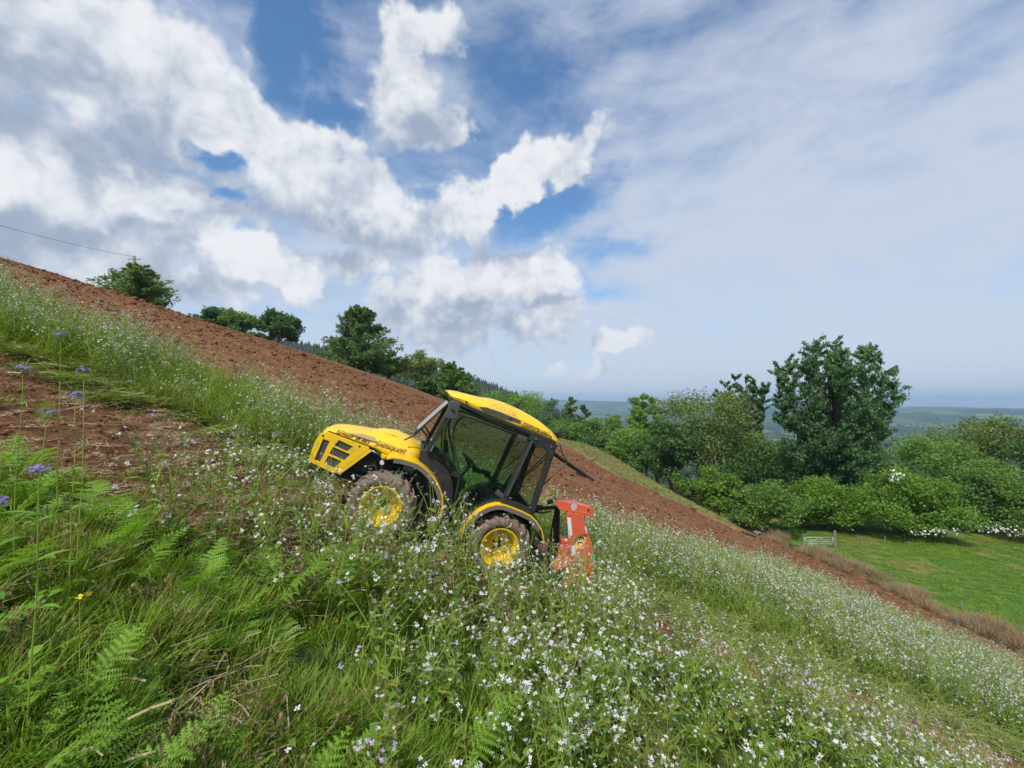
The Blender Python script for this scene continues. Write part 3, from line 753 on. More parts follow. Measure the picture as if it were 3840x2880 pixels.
# blossom sprays on two of the hawthorns
def blossom(parent, spots, seed):
    r = np.random.default_rng(seed); o = Vector(parent.location); C = []
    for (px, py, y, sx, sz, n) in spots:
        P = np.stack([pxd(px, y) + r.normal(0, sx, n), y + r.normal(0, .4, n), topz(py, y) + r.normal(0, sz, n)], 1) - np.array(o); C.append(P)
    V, F = leafcards(np.concatenate(C), .18, r)
    tag(link(bpy.data.objects.new('blossom', meshnp('blossom', V, F, 'blossom_white')), parent), 'white hawthorn blossom')
blossom(haw, [(893, 476, 60.5, .5, .40, 60), (936, 531, 59.5, 1.2, .25, 90), (915, 533, 59.5, .8, .2, 30)], 5)
blossom(dk, [(985, 529, 61.5, 1.3, .30, 80), (1012, 532, 61.5, 1.0, .3, 60)], 6)
# bare pale stems in front of the willowy tree
bs = empty('dead_tree', (pxd(718, 84), 84, Hs(pxd(718, 84), 84))); tag(bs, 'bare grey leaning stems in front of the willowy tree', 'tree')
rb = np.random.default_rng(77)
for i in range(9):
    b0 = Vector((rb.uniform(-1.2, 3.0), rb.uniform(-.6, .6), 0)); lean = rb.uniform(-.38, .10); hh = rb.uniform(8, 13.5)
    mb = MB(); pts = [b0 + Vector((lean * hh * f + rb.normal() * .12, rb.normal() * .12, hh * f)) for f in (0, .3, .6, 1)]
    mb.tube(pts, [.16, .12, .08, .02], 5)
    for j in range(7):
        f = rb.uniform(.35, .95); a = pts[0].lerp(pts[3], f); d = Vector((rb.uniform(-1, 1), rb.uniform(-.5, .5), rb.uniform(.5, 1.3))) * rb.uniform(.8, 2.0)
        mb.tube([a, a + d * .5 + Vector((0, 0, -.1)), a + d], [.045, .03, .01], 4, cap=False)
    mb.build('stem', 'bark_pale', bs, smooth_=True, fix=False)

# ------------------------------------------------------------------ far woods (masses nobody could count)
def cone_tree(n=7, layers=5):
    V = []; F = []; r = np.random.default_rng(3)
    for l in range(layers):
        z0 = .08 + .80 * l / layers; z1 = z0 + .34; ra = .23 * (1 - l / (layers + .6))
        o = len(V); V.append((0, 0, min(z1, 1.0)))
        for j in range(n): a = 2 * math.pi * j / n + l; q = ra * r.uniform(.7, 1.2); V.append((q * math.cos(a), q * math.sin(a), z0 - .03 * r.uniform()))
        F += [(o, o + 1 + j, o + 1 + (j + 1) % n) for j in range(n)]
    return np.array(V), np.array(F)
def multi(name, label, V0, F0, P, sc, leafm, r):
    k = len(P); a = r.uniform(0, 2 * math.pi, k); ca, sa = np.cos(a), np.sin(a)
    V = np.stack([(V0[None, :, 0] * ca[:, None] - V0[None, :, 1] * sa[:, None]) * sc[:, None, 0] + P[:, None, 0],
                  (V0[None, :, 0] * sa[:, None] + V0[None, :, 1] * ca[:, None]) * sc[:, None, 0] + P[:, None, 1],
                  V0[None, :, 2] * sc[:, None, 1] + P[:, None, 2]], -1).reshape(-1, 3)
    F = (F0[None] + (np.arange(k) * len(V0))[:, None, None]).reshape(-1, F0.shape[1])
    o = link(bpy.data.objects.new(name, meshnp(name, V, F, leafm))); tag(o, label, kind='stuff'); return o
rf = np.random.default_rng(9)
x = rf.uniform(-620, 260, 6000); y = 800 + .1 * x + rf.uniform(-260, 90, 6000); z = zland(x, y)
V0, F0 = cone_tree(); hh = rf.uniform(9, 17, len(x))
multi('conifer_wood', 'dark conifer wood covering the hill behind the field', V0, F0, np.stack([x, y, z - 1], 1), np.stack([hh * 1.0, hh], 1), 'leaf_conifer', rf)
def puff(seed, n=70):
    r = np.random.default_rng(seed); d = rdir(n, r); d[:, 2] = np.abs(d[:, 2]); P = d * r.uniform(.6, 1.0, n)[:, None] * np.array([.5, .5, .85]); P[:, 2] += .12
    return leafcards(P, .34, r)
V0, F0 = puff(1)
x = rf.uniform(-230, 330, 1700); y = rf.uniform(230, 620, 1700); keep = (x / y > -.35); x, y = x[keep], y[keep]; z = zland(x, y); hh = rf.uniform(8, 15, len(x))
multi('broadleaf_wood', 'green broadleaf wood on the lower slope behind the cab roof', V0, F0, np.stack([x, y, z - 1.5], 1), np.stack([hh * 1.15, hh], 1), 'leaf_woodland', rf)
V0, F0 = puff(2, 26)
rr_ = 500 * np.exp(rf.uniform(0, 2.2, 9000)); t = rf.uniform(-.2, 1.5, 9000); an = np.arctan(t); x = rr_ * np.sin(an); y = rr_ * np.cos(an)
keep = (fbm(x * .006, y * .0022, 3, 61) > .56) ; x, y = x[keep], y[keep]; z = zland(x, y); hh = rf.uniform(7, 13, len(x))
multi('hedgerow_woods', 'far hedgerows and copses across the hazy valley', V0, F0, np.stack([x, y, z - 1.5], 1), np.stack([hh * 1.6, hh], 1), 'leaf_woodland', rf)

# ------------------------------------------------------------------ utility pole and wire
yp = 61.5; xp = pxd(129.5, yp); b0 = Hs(xp, yp); tz = topz(256, yp)
pole = empty('utility_pole', (xp, yp, b0)); tag(pole, 'weathered wooden utility pole sticking up out of the bush on the skyline', 'utility pole')
MB().tube([(0, 0, -1.5), (0, 0, tz - b0)], [.20, .16], 10).build('post', 'weathered_wood', pole, smooth_=True)
MB().bar((-.9, 0, tz - b0 - .45), (.9, 0, tz - b0 - .45), .10, .09).build('cross_arm', 'weathered_wood', pole)
MB().tube([(0, 0, tz - b0 - .06), (0, 0, tz - b0 + .12)], [.05, .03], 8).build('insulator', 'bare_metal', pole)
A = Vector((xp, yp, tz - .1)); B = Vector((pxd(-60, 36), 36, topz(211, 36)))
pts = []
for i in range(25):
    f = i / 24; p = A.lerp(B, f); p.z -= .9 * 4 * f * (1 - f) * .35; pts.append(p)
tag(MB().tube(pts, .018, 4).build('power_line', 'black_metal'), 'thin overhead wire running from the utility pole to the left', 'power line')

# ------------------------------------------------------------------ fence along the foot of the field, and the gate
gy = 59.0; gx0 = pxd(801, gy); gx1 = pxd(826, gy) + .35; gb = float(zmead(np.array([(gx0 + gx1) / 2]), np.array([gy]))[0])
gate = empty('field_gate', ((gx0 + gx1) / 2, gy, gb)); tag(gate, 'galvanised five bar field gate at the top of the meadow', 'gate')
gw = (gx1 - gx0) / 2; gh = 1.22
for z in (.22, .42, .64, .88, gh):
    MB().tube([(-gw, 0, z), (gw, 0, z)], .028 if z < 1 else .036, 8).build('rail', 'galvanised', gate, smooth_=True)
for sx in (-1, 1): MB().tube([(sx * gw, 0, .12), (sx * gw, 0, gh)], .036, 8).build('upright', 'galvanised', gate, smooth_=True)
MB().bar((0, -.03, .22), (0, -.03, gh), .02, .05).build('upright', 'galvanised', gate)
for sx in (-1, 1): MB().bar((sx * gw * .95, -.03, .24), (sx * .06, -.03, gh - .04), .02, .05).build('brace', 'galvanised', gate)
def post(name, x, y, h, r0, label, group=None, lean=0.0, ground=zmead, top=0.9):
    z = float(ground(np.array([x]), np.array([y]))[0])
    mb = MB(); mb.tube([(0, 0, -.4), (lean * .5, 0, h * .5), (lean, 0, h - .03), (lean, 0, h)], [r0, r0, r0 * .98, r0 * top], 8)
    o = mb.build(name, 'weathered_wood', smooth_=False); o.location = (x, y, z); tag(o, label, 'post', group); return o
post('gate_post', gx1 + .28, gy, 2.05, .16, 'stout wooden gate post right of the galvanised gate')
post('gate_post', gx0 - .2, gy, 1.7, .09, 'thin wooden gate post left of the galvanised gate')
GP = 'fence posts along the foot of the ploughed field'
fy = [30.5, 33.4, 36.6, 40.2, 43.5, 47.3, 51.0, 55.5, 61.0, 67.0, 74.0]
fposts = []
ORD = ['first', 'second', 'third', 'fourth', 'fifth', 'sixth', 'seventh', 'eighth', 'ninth', 'tenth', 'eleventh']
for i, y in enumerate(fy):
    fposts.append(post('fence_post', FENCE_X + .45 + random.uniform(-.15, .15), y, 1.25 + random.uniform(-.1, .12), .06, ORD[i] + ' fence post up from the lower right corner in the dry grass bank', GP, lean=random.uniform(-.08, .08)))
GQ = 'fence posts between the fence corner and the gate'
for x, w_ in ((38.2, 'farther'), (39.8, 'nearer')): post('fence_post', x, 58.4, 1.25, .055, 'slim post left of the gate, the one ' + w_ + ' from it' if w_ == 'farther' else 'slim post left of the gate, the one nearer to it', GQ)
GR = 'fence posts under the hedge right of the gate'
for px, w_ in ((856, 'nearer to the gate'), (880, 'farther from the gate')): post('fence_post', pxd(px, 60), 60, 1.2, .055, 'slim post at the foot of the hawthorn, ' + w_, GR)
for zz in (.55, 1.0):
    pts = [(p.location.x, p.location.y, p.location.z + zz) for p in fposts]
    tag(MB().tube(pts, .006, 4, cap=False).build('fence_wire', 'bare_metal'), 'upper strand of wire on the dry grass fence' if zz > .9 else 'lower strand of wire on the dry grass fence', 'wire')
ty = 63.0; tx_ = pxd(754, ty); tzz = Hs(tx_, ty)
tub = empty('water_tub', (tx_, ty, tzz)); tag(tub, 'small dark tub with a pale rim at the bottom edge of the ploughed field', 'tub')
MB().lathe([(.0, .02), (.34, .02), (.42, .62), (.38, .62), (.31, .08), (0, .08)], 18).build('tub_body', 'water_tub', tub, smooth_=True).rotation_euler = (R(90), 0, 0)
MB().lathe([(.38, .60), (.45, .60), (.45, .68), (.38, .68)], 18, closed=True).build('tub_rim', 'galvanised', tub).rotation_euler = (R(90), 0, 0)

# ------------------------------------------------------------------ tractor (local X forward, Y to its left, Z up; origin on the ground under the rear axle)
TF = Vector((-0.90684752, -0.19263133, 0.37486098)); TL = Vector((0.1892642, -0.98084022, -0.04616857)); TU = Vector((0.37657224, 0.02907991, 0.92593073))
TM = Matrix(((TF.x, TL.x, TU.x, -0.41316159), (TF.y, TL.y, TU.y, 6.07687217), (TF.z, TL.z, TU.z, -2.11436922), (0, 0, 0, 1)))
tr = empty('tractor'); tr.matrix_world = TM
tag(tr, 'small yellow articulated tractor with a glazed cab standing nose up the slope', 'tractor')

def loft(secs, closed=False):
    """skin through sections of equal length"""
    k = len(secs[0]); V = [p for s_ in secs for p in s_]; F = []
    for i in range(len(secs) - 1):
        for j in range(k - (0 if closed else 1)):
            F.append((i * k + j, i * k + (j + 1) % k, (i + 1) * k + (j + 1) % k, (i + 1) * k + j))
    return V, F
def arc(cx, cz, r, a0, a1, n):
    return [(cx + r * math.cos(R(a0 + (a1 - a0) * i / n)), cz + r * math.sin(R(a0 + (a1 - a0) * i / n))) for i in range(n + 1)]
# wheels ---------------------------------------------------------------
def tyre_mesh():
    mb = MB(); ro = .372
    prof = [(.232, .055), (.236, .075), (.262, .115), (.300, .128), (.335, .124), (.358, .105), (ro, .06), (ro, -.06), (.358, -.105), (.335, -.124), (.300, -.128), (.262, -.115), (.236, -.075), (.232, -.055)]
    mb.lathe([(a, b_) for a, b_ in prof], 64)
    n = 18
    for sd in (-1, 1):
        for i in range(n):
            a0 = 2 * math.pi * (i + (.5 if sd > 0 else 0)) / n
            secs = []
            for (y, da, rr_, wd) in ((.0, .0, ro, .052), (.055, .10, ro, .058), (.100, .20, .360, .064), (.122, .26, .338, .070), (.124, .29, .318, .060)):
                lift = .031 if y < .09 else (.029 if y < .11 else (.020 if y < .123 else .004))
                row = []
                for (da2, rl) in ((-wd, -.006), (-wd * .72, lift), (wd * .72, lift), (wd, -.006)):
                    a = a0 + da + da2; r_ = rr_ + rl
                    row.append((r_ * math.cos(a), sd * (y + (.006 if rl > 0 and y > .11 else 0)), r_ * math.sin(a)))
                secs.append(row)
            V, F = loft(secs); mb.add(V, F)
            mb.add(secs[0], [(0, 1, 2, 3)])
    return mb.mesh('tyre', 'dusty_rubber', autos=45)
def rim_mesh():
    mb = MB()
    mb.lathe([(.236, .088), (.243, .098), (.240, .106), (.229, .106), (.222, .092), (.206, .078), (.200, .040), (.190, .030), (.184, -.04), (.178, -.056)], 56)
    mb.lathe([(.236, -.088), (.243, -.098), (.229, -.106), (.206, -.078), (.182, -.07), (.178, -.056)], 40)
    return mb.mesh('rim', 'yellow_rim', autos=40)
def disc_mesh():
    mb = MB(); mb.lathe([(.181, -.050), (.165, -.062), (.120, -.046), (.085, -.038), (.045, -.038), (.042, -.07)], 48)
    return mb.mesh('disc', 'yellow_rim', autos=40)
def hub_mesh():
    mb = MB(); mb.lathe([(.0, -.028), (.034, -.028), (.040, -.036), (.041, -.08)], 24); return mb.mesh('hub', 'black_metal', autos=40)
def bolt_mesh():
    mb = MB(); mb.lathe([(.0, .012), (.012, .012), (.013, -.004)], 10); return mb.mesh('bolt', 'black_metal')
WM = dict(tyre=tyre_mesh(), rim=rim_mesh(), disc=disc_mesh(), hub=hub_mesh(), bolt=bolt_mesh())
lug = 0
for (wx, sd, steer) in ((0, 1, 0), (1.506, 1, -3), (0, -1, 0), (1.506, -1, -3)):
    we = empty('wheel', (wx, sd * .50, .402)); we.parent = tr
    we.rotation_euler = (0, R(17 * lug), 0); lug += 1
    flip = Matrix.Rotation(math.pi, 4, 'Z') if sd < 0 else Matrix.Identity(4)
    flip = Matrix.Rotation(R(steer), 4, 'Z') @ flip
    for part in ('tyre', 'rim', 'disc', 'hub'):
        o = link(bpy.data.objects.new(part, WM[part]), we); o.matrix_local = flip
    for i in range(5):
        a = 2 * math.pi * i / 5 + .3
        o = link(bpy.data.objects.new('bolt', WM['bolt']), we); o.matrix_local = flip @ Matrix.Translation((.072 * math.cos(a), -.040, .072 * math.sin(a)))
# chassis --------------------------------------------------------------
mb = MB(); mb.box((.55, 0, .52), (1.7, .30, .22)); mb.box((.95, 0, .70), (.62, .62, .52)); mb.box((.62, 0, .55), (.40, .72, .30)); mb.box((1.75, 0, .62), (.95, .36, .34)); mb.box((1.506, 0, .42), (.22, .86, .16)); mb.box((0, 0, .42), (.24, .84, .18)); mb.box((2.28, 0, .50), (.40, .50, .10))
mb.build('chassis', 'black_metal', tr, bevel=.015)
mb = MB(); mb.box((1.80, 0, .80), (.72, .40, .26)); mb.box((1.62, .19, .74), (.16, .10, .20)); mb.box((1.85, .20, .70), (.12, .08, .16))
mb.tube([(1.95, .22, .86), (1.8, .25, .80), (1.66, .24, .62)], .018, 8); mb.tube([(2.05, .2, .60), (1.9, .27, .56), (1.72, .26, .60)], .014, 8); mb.tube([(1.72, .24, .86), (1.58, .26, .80), (1.46, .24, .84)], .022, 8)
mb.build('engine', 'black_metal', tr, bevel=.01)
mb = MB(); mb.tube([(1.92, .285, .905), (1.72, .285, .905)], .022, 10); mb.build('exhaust_pipe', 'bare_metal', tr, smooth_=True)
mb = MB(); mb.tube([(1.70, .27, .82), (1.70, .31, .82)], .028, 12); mb.build('filter_cap', 'white_sticker', tr)
# bonnet ---------------------------------------------------------------
HW = .325
def bonnet_sec(x, top, shoulder, bottom, hw, cr):
    """right-hand bottom up over the crown to the left-hand bottom"""
    half = [(hw, bottom), (hw + .004, (bottom + shoulder) / 2), (hw, shoulder), (hw - .035, shoulder + (top - shoulder) * .55), (hw - .10, top - .028), (hw * .42, top - .004), (0, top)]
    return [(x, -y, z) for y, z in half] + [(x, y, z) for y, z in reversed(half[:-1])]
st = [(1.30, 1.165, 1.06, .972, .335), (1.45, 1.17, 1.05, .945, .333), (1.62, 1.175, 1.03, .918, .33), (1.74, 1.165, 1.01, .922, .328), (1.90, 1.135, .985, .955, .326), (2.10, 1.095, .975, .957, .326), (2.28, 1.055, .97, .957, .322), (2.40, 1.015, .965, .957, .312), (2.462, .975, .955, .945, .298)]
secs = [bonnet_sec(x, t_, s_, b_, w_, 0) for x, t_, s_, b_, w_ in st]
V, F = loft(secs); mb = MB().add(V, F)
nose = []
for (x, z, w_) in ((2.462, .975, .298), (2.500, .925, .300), (2.520, .83, .306), (2.518, .70, .310), (2.500, .560, .312), (2.46, .53, .30)):
    nose.append([(x - .10 * (abs(u) ** 3), u * w_, z - (.03 * abs(u) ** 2 if z > .95 else 0)) for u in np.linspace(-1, 1, 11)])
V, F = loft(nose); mb.add(V, F)
bon = mb.build('bonnet', 'yellow_paint', tr, autos=38)
so = bon.modifiers.new('solid', 'SOLIDIFY'); so.thickness = .012; so.offset = -1
# raised power bulge along the bonnet
V, F = loft([[(x, y, z + lift * (1 - (y / .17) ** 2)) for y in np.linspace(-.17, .17, 9)] for x, z, lift in ((1.34, 1.155, .012), (1.50, 1.16, .045), (1.70, 1.165, .05), (1.86, 1.13, .045), (1.98, 1.105, .008))])
MB().add(V, F).build('bonnet_bulge', 'yellow_paint', bon, smooth_=True)
vents = [[(2.433, .836), (2.363, .835), (2.370, .597), (2.431, .598)], [(2.259, .894), (2.099, .881), (2.136, .811), (2.278, .822)],
         [(2.285, .795), (2.093, .781), (2.130, .699), (2.295, .714)], [(2.299, .679), (2.154, .671), (2.195, .577), (2.306, .590)]]
vents = [[(sum(p[0] for p in v_) / 4 + (q[0] - sum(p[0] for p in v_) / 4) * 1.12, sum(p[1] for p in v_) / 4 + (q[1] - sum(p[1] for p in v_) / 4) * 1.10) for q in v_] for v_ in vents]
def shrink(poly, f):
    cx = sum(p[0] for p in poly) / len(poly); cz = sum(p[1] for p in poly) / len(poly); return [(cx + (p[0] - cx) * f, cz + (p[1] - cz) * f) for p in poly]
panel = [(2.490, .548), (2.508, .70), (2.510, .81), (2.492, .895), (2.428, .946), (1.912, .946), (1.905, .925), (2.139, .524), (2.22, .512)]
for sd in (1, -1):
    pn = MB().plate(panel, sd * .335, sd * .318, vents).build('side_panel', 'yellow_paint', tr, bevel=.004)
    for v_ in vents:
        gp = MB().plate(shrink(v_, 1.04), sd * .317, sd * .311)
        gp.build('vent_mesh', 'grille_mesh', pn)
    rim_ = MB()
    q = [(1.905, .925), (2.139, .524)]
    rim_.plate([(1.905, .925), (2.139, .524), (2.100, .524), (1.862, .918)], sd * .333, sd * .300).build('panel_flange', 'yellow_paint', pn)
    lb = MB().plate([(1.748, .926), (1.735, .876), (1.640, .876), (1.625, .925)], sd * .352, sd * .30).build('lamp_box', 'yellow_paint', tr, bevel=.008)
    MB().lathe([(.0, .014), (.016, .013), (.021, .004), (.021, -.01)], 18).build('indicator_lens', 'amber_lens', lb, smooth_=True).location = (1.672, sd * .354, .900)
    for (px_, pz_) in ((2.455, .885), (2.02, .915)):
        MB().lathe([(.0, .006), (.010, .005), (.012, -.004)], 12).build('fastener', 'black_plastic', pn).location = (px_, sd * .337, pz_)
# dusty swage on the bonnet side, above the lettering
MB().add([(2.22, .3285, 1.012), (1.83, .3300, 1.034), (1.90, .3060, 1.075), (2.05, .3095, 1.062)], [(0, 1, 2, 3)]).build('bonnet_decal', 'decal_brown', bon, fix=False)
# lettering: squared strokes, read from front to back on the tractor's left side
GL = {'p': (.9, [[(0, -.55), (0, 1), (.9, 1), (.9, 0), (0, 0)]]), 'a': (.9, [[(0, 1), (.9, 1), (.9, 0), (0, 0), (0, .52), (.9, .52)]]), 's': (.9, [[(.9, 1), (0, 1), (0, .52), (.9, .52), (.9, 0), (0, 0)]]),
      'q': (.9, [[(.9, -.55), (.9, 1), (0, 1), (0, 0), (.9, 0)]]), 'u': (.9, [[(0, 1), (0, 0), (.9, 0), (.9, 1)]]), 'l': (.12, [[(.06, 1.5), (.06, 0)]]), 'i': (.12, [[(.06, 1), (.06, 0)], [(.06, 1.42), (.06, 1.28)]]),
      'E': (.8, [[(.8, 1), (0, 1), (0, 0), (.8, 0)], [(0, .52), (.7, .52)]]), 'R': (.8, [[(0, 0), (0, 1), (.8, 1), (.8, .5), (0, .5)], [(.4, .5), (.8, 0)]]), 'G': (.8, [[(.8, 1), (0, 1), (0, 0), (.8, 0), (.8, .5), (.45, .5)]]),
      'O': (.8, [[(0, 0), (0, 1), (.8, 1), (.8, 0), (0, 0)]]), '0': (.8, [[(0, 0), (0, 1), (.8, 1), (.8, 0), (0, 0)]]), '8': (.8, [[(0, 0), (0, 1), (.8, 1), (.8, 0), (0, 0)], [(0, .5), (.8, .5)]]), '.': (.14, [[(.07, .0), (.07, .14)]]), ' ': (.5, [])}
def lettering(name, text, p0, p1, y, size, stroke, matn, parent, slant=.25, gap=.32, mb=None):
    x0, z0 = p0; dx, dz = p1[0] - p0[0], p1[1] - p0[1]; tot = sum(GL[c_][0] + gap for c_ in text) - gap; L_ = math.hypot(dx, dz)
    ex = (dx / L_, dz / L_); ez = (-ex[1], ex[0]) if ex[0] > 0 else (ex[1], -ex[0]); sx = L_ / tot; mb = mb or MB(); cur = 0
    def P(u, v): 
        uu = (u + slant * v * size / sx) * sx; vv = v * size
        return Vector((x0 + ex[0] * uu + ez[0] * vv, y, z0 + ex[1] * uu + ez[1] * vv))
    for c_ in text:
        w_, strokes = GL[c_]
        for s_ in strokes:
            for i in range(len(s_) - 1):
                a = P(cur + s_[i][0], s_[i][1]); b_ = P(cur + s_[i + 1][0], s_[i + 1][1]); d = (b_ - a).normalized() * stroke * .5
                mb.bar(a - d, b_ + d, .004, stroke, (0, 1, 0))
        cur += w_ + gap
    return mb.build(name, matn, parent)
lettering('maker_lettering', 'pasquali', (1.845, 1.008), (1.500, 1.012), .3355, .047, .0058, 'lettering', bon, gap=.45)
lettering('model_lettering', 'ERGO 8.80', (2.325, .972), (1.945, .974), .3275, .038, .0068, 'lettering', bon, gap=.42)
# mudguards ------------------------------------------------------------
fprof = [(1.66, .935), (1.588, .975), (1.50, .995), (1.415, 1.002), (1.309, 1.008), (1.20, .978), (1.10, .930), (1.03, .885), (.955, .815), (.900, .745), (.862, .660), (.845, .58), (.852, .50)]
rprof = [(.492, .36), (.506, .46), (.500, .54), (.468, .635), (.410, .735), (.330, .820), (.240, .878), (.160, .902), (.05, .905), (-.08, .902), (-.20, .890), (-.30, .850), (-.385, .785), (-.455, .700), (-.490, .63)]
def shift(prof, d):
    out = []
    for i, p in enumerate(prof):
        a = Vector(prof[max(i - 1, 0)]); b_ = Vector(prof[min(i + 1, len(prof) - 1)]); t_ = (b_ - a).normalized(); n_ = Vector((-t_.y, t_.x)); out.append((p[0] + n_.x * d, p[1] + n_.y * d))
    return out
for sd in (1, -1):
    for nm, pr in (('front_mudguard', fprof), ('rear_mudguard', rprof)):
        o = MB().band(pr, sd * .30, sd * .635, -.014).build(nm, 'yellow_paint', tr, autos=50)
        MB().band(shift(pr[1:-2], .004), sd * .60, sd * .640, .046).build('rubber_lip', 'fender_lip', o, autos=50)
        MB().band(shift(pr, .003), sd * .29, sd * .60, .010).build('inner_liner', 'black_plastic', o, autos=50)
    MB().plate([(.20, .92), (.06, .915), (-.22, .905), (-.20, .94), (-.05, .935), (.03, .965), (.18, .975)], sd * .50, sd * .60).build('mudguard_bracket', 'black_plastic', tr, bevel=.006)
# cab ------------------------------------------------------------------
CW = .49
black = [(1.335, 1.155), (1.25, 1.175), (1.10, 1.15), (1.02, 1.11), (.94, 1.045), (.873, .98), (.82, .92), (.786, .862), (.745, .76), (.70, .62), (.62, .53), (.54, .50), (.50, .44), (.90, .40), (1.00, .60), (1.13, .78), (1.30, .95)]
for sd in (1, -1):
    MB().plate(black, sd * .44, sd * .30).build('cowl_side', 'black_plastic', tr, bevel=.01)
MB().box((1.24, 0, 1.05), (.10, .80, .22)).build('bulkhead', 'black_plastic', tr, bevel=.02)
MB().box((.35, 0, .60), (1.0, .66, .06)).build('cab_floor', 'black_plastic', tr, bevel=.01)
for sd in (1, -1):
    MB().plate([(.50, .55), (.47, .66), (.40, .77), (.30, .86), (.18, .915), (-.02, .925), (-.27, .92), (-.28, .55)], sd * .32, sd * .30).build('inner_wheel_arch', 'black_plastic', tr)
    MB().band(shift(rprof[1:-2], -.018), sd * .28, sd * .52, -.020).build('arch_seal', 'black_plastic', tr, autos=50)
    def pil(name, a, b_, w=.05, h=.055, mt='black_metal', par=tr): return MB().bar(a, b_, w, h, (0, 1, 0)).build(name, mt, par, bevel=.008)
    pil('front_pillar', (1.255, sd * CW, 1.16), (1.175, sd * CW, 1.85), .045, .050)
    mp = pil('middle_pillar', (.150, sd * CW, .93), (.105, sd * CW, 1.84), .05, .070)
    MB().bar((.142, sd * (CW + .029), 1.0), (.100, sd * (CW + .029), 1.76), .008, .022).build('seal_strip', 'grey_trim', mp)
    pil('rear_pillar', (-.245, sd * (CW - .01), .90), (-.195, sd * (CW - .01), 1.82), .05, .075)
    pil('top_rail', (1.20, sd * CW, 1.838), (-.20, sd * CW, 1.838), .05, .045)
    pil('lower_rail', (.17, sd * CW, .945), (-.26, sd * CW, .935), .05, .05)
    MB().plate([(.085, 1.835), (-.20, 1.830), (-.235, 1.76), (-.225, 1.62), (-.190, 1.60), (-.150, 1.705), (-.03, 1.715), (.07, 1.720)], sd * (CW + .022), sd * (CW - .02)).build('corner_plate', 'black_plastic', tr, bevel=.008)
    door = empty('door'); door.parent = tr
    fr = [(.70, .62), (.735, .80), (.775, 1.017), (.888, 1.20), (1.003, 1.363), (1.048, 1.46), (1.066, 1.565), (1.058, 1.650), (1.025, 1.710), (.958, 1.738), (.80, 1.742), (.115, 1.748)]
    MB().tube([(a, sd * (CW + .022), b_) for a, b_ in fr], .0135, 8).build('door_frame', 'black_metal', door, smooth_=True)
    MB().tube([(a, sd * (CW - .03), b_) for a, b_ in [(1.02, 1.11), (1.10, 1.33), (1.155, 1.50), (1.15, 1.60), (1.13, 1.72)]], .010, 8).build('hinge_bar', 'black_metal', door, smooth_=True)
    MB().tube([(1.12, sd * (CW - .02), 1.80), (.60, sd * (CW - .02), 1.775), (.13, sd * (CW - .02), 1.785)], .010, 8).build('inner_rail', 'black_metal', door, smooth_=True)
    MB().plate([(1.245, 1.18), (1.172, 1.82), (.13, 1.815), (.175, .95), (.30, .885), (.41, .79), (.51, .64), (.69, .60), (.786, .872), (.873, .99), (1.02, 1.12)], sd * (CW + .004), sd * (CW - .001)).build('door_glass', 'tinted_glass', door)
    MB().box((.235, sd * (CW + .028), 1.742), (.13, .022, .052)).build('door_hinge', 'grey_trim', door, bevel=.006)
    MB().plate([(.115, .955), (.080, 1.72), (-.165, 1.71), (-.215, .955)], sd * (CW - .004), sd * (CW - .009)).build('quarter_glass', 'rear_glass', tr)
    MB().plate([(.30, .985), (.185, .955), (.17, 1.005), (.275, 1.045)], sd * (CW + .034), sd * (CW + .022)).build('door_latch', 'grey_trim', door, bevel=.004)
    for (a, b_) in ((.06, 1.785), (-.165, 1.77), (.085, .99), (-.20, .965)):
        MB().lathe([(.0, .016), (.013, .014), (.017, .004), (.017, -.01)], 14).build('glass_bolt', 'grey_trim', tr, smooth_=True).location = (a, sd * (CW + .024), b_)
    MB().tube([(-.20, sd * .46, 1.66), (.06, sd * .46, 1.20)], .008, 6).build('gas_strut', 'black_metal', tr)
for (a, z) in ((1.175, 1.845), (-.20, 1.82), (-.25, .93)):
    MB().bar((a, -CW, z), (a, CW, z), .05, .05, (0, 0, 1)).build('cross_rail', 'black_metal', tr, bevel=.008)
# windscreen, hinged open at the top
ws = empty('windscreen'); ws.parent = tr
a = Vector((1.235, 0, 1.800)); b_ = Vector((1.470, 0, 1.310))
MB().add([a + Vector((0, -.43, 0)), a + Vector((0, .43, 0)), b_ + Vector((0, .43, 0)), b_ + Vector((0, -.43, 0))], [(0, 1, 2, 3)]).build('pane', 'sky_grey_glass', ws, fix=False)
for sd in (1, -1): MB().bar(a + Vector((0, sd * .435, 0)), b_ + Vector((0, sd * .435, 0)), .03, .022).build('frame_side', 'black_metal', ws, bevel=.004)
MB().bar(b_ + Vector((0, -.43, 0)), b_ + Vector((0, .43, 0)), .03, .022, (0, 0, 1)).build('frame_bottom', 'black_metal', ws, bevel=.004)
MB().box(b_ + Vector((-.012, .36, .022)), (.03, .10, .045)).build('catch', 'black_plastic', ws, bevel=.004)
for sd in (1, -1): MB().tube([(1.25, sd * .40, 1.26), (1.34, sd * .41, 1.34), (1.385, sd * .43, 1.36), (1.43, sd * .43, 1.40)], .012, 6).build('stay', 'black_metal', ws, smooth_=True)
MB().tube([(1.42, .32, 1.39), (1.47, .34, 1.27), (1.56, .36, 1.175)], [.014, .012, .008], 6).build('wiper_arm', 'black_metal', tr, smooth_=True)
MB().box((1.23, .38, 1.235), (.06, .10, .16)).build('washer_bottle', 'white_sticker', tr, bevel=.01)
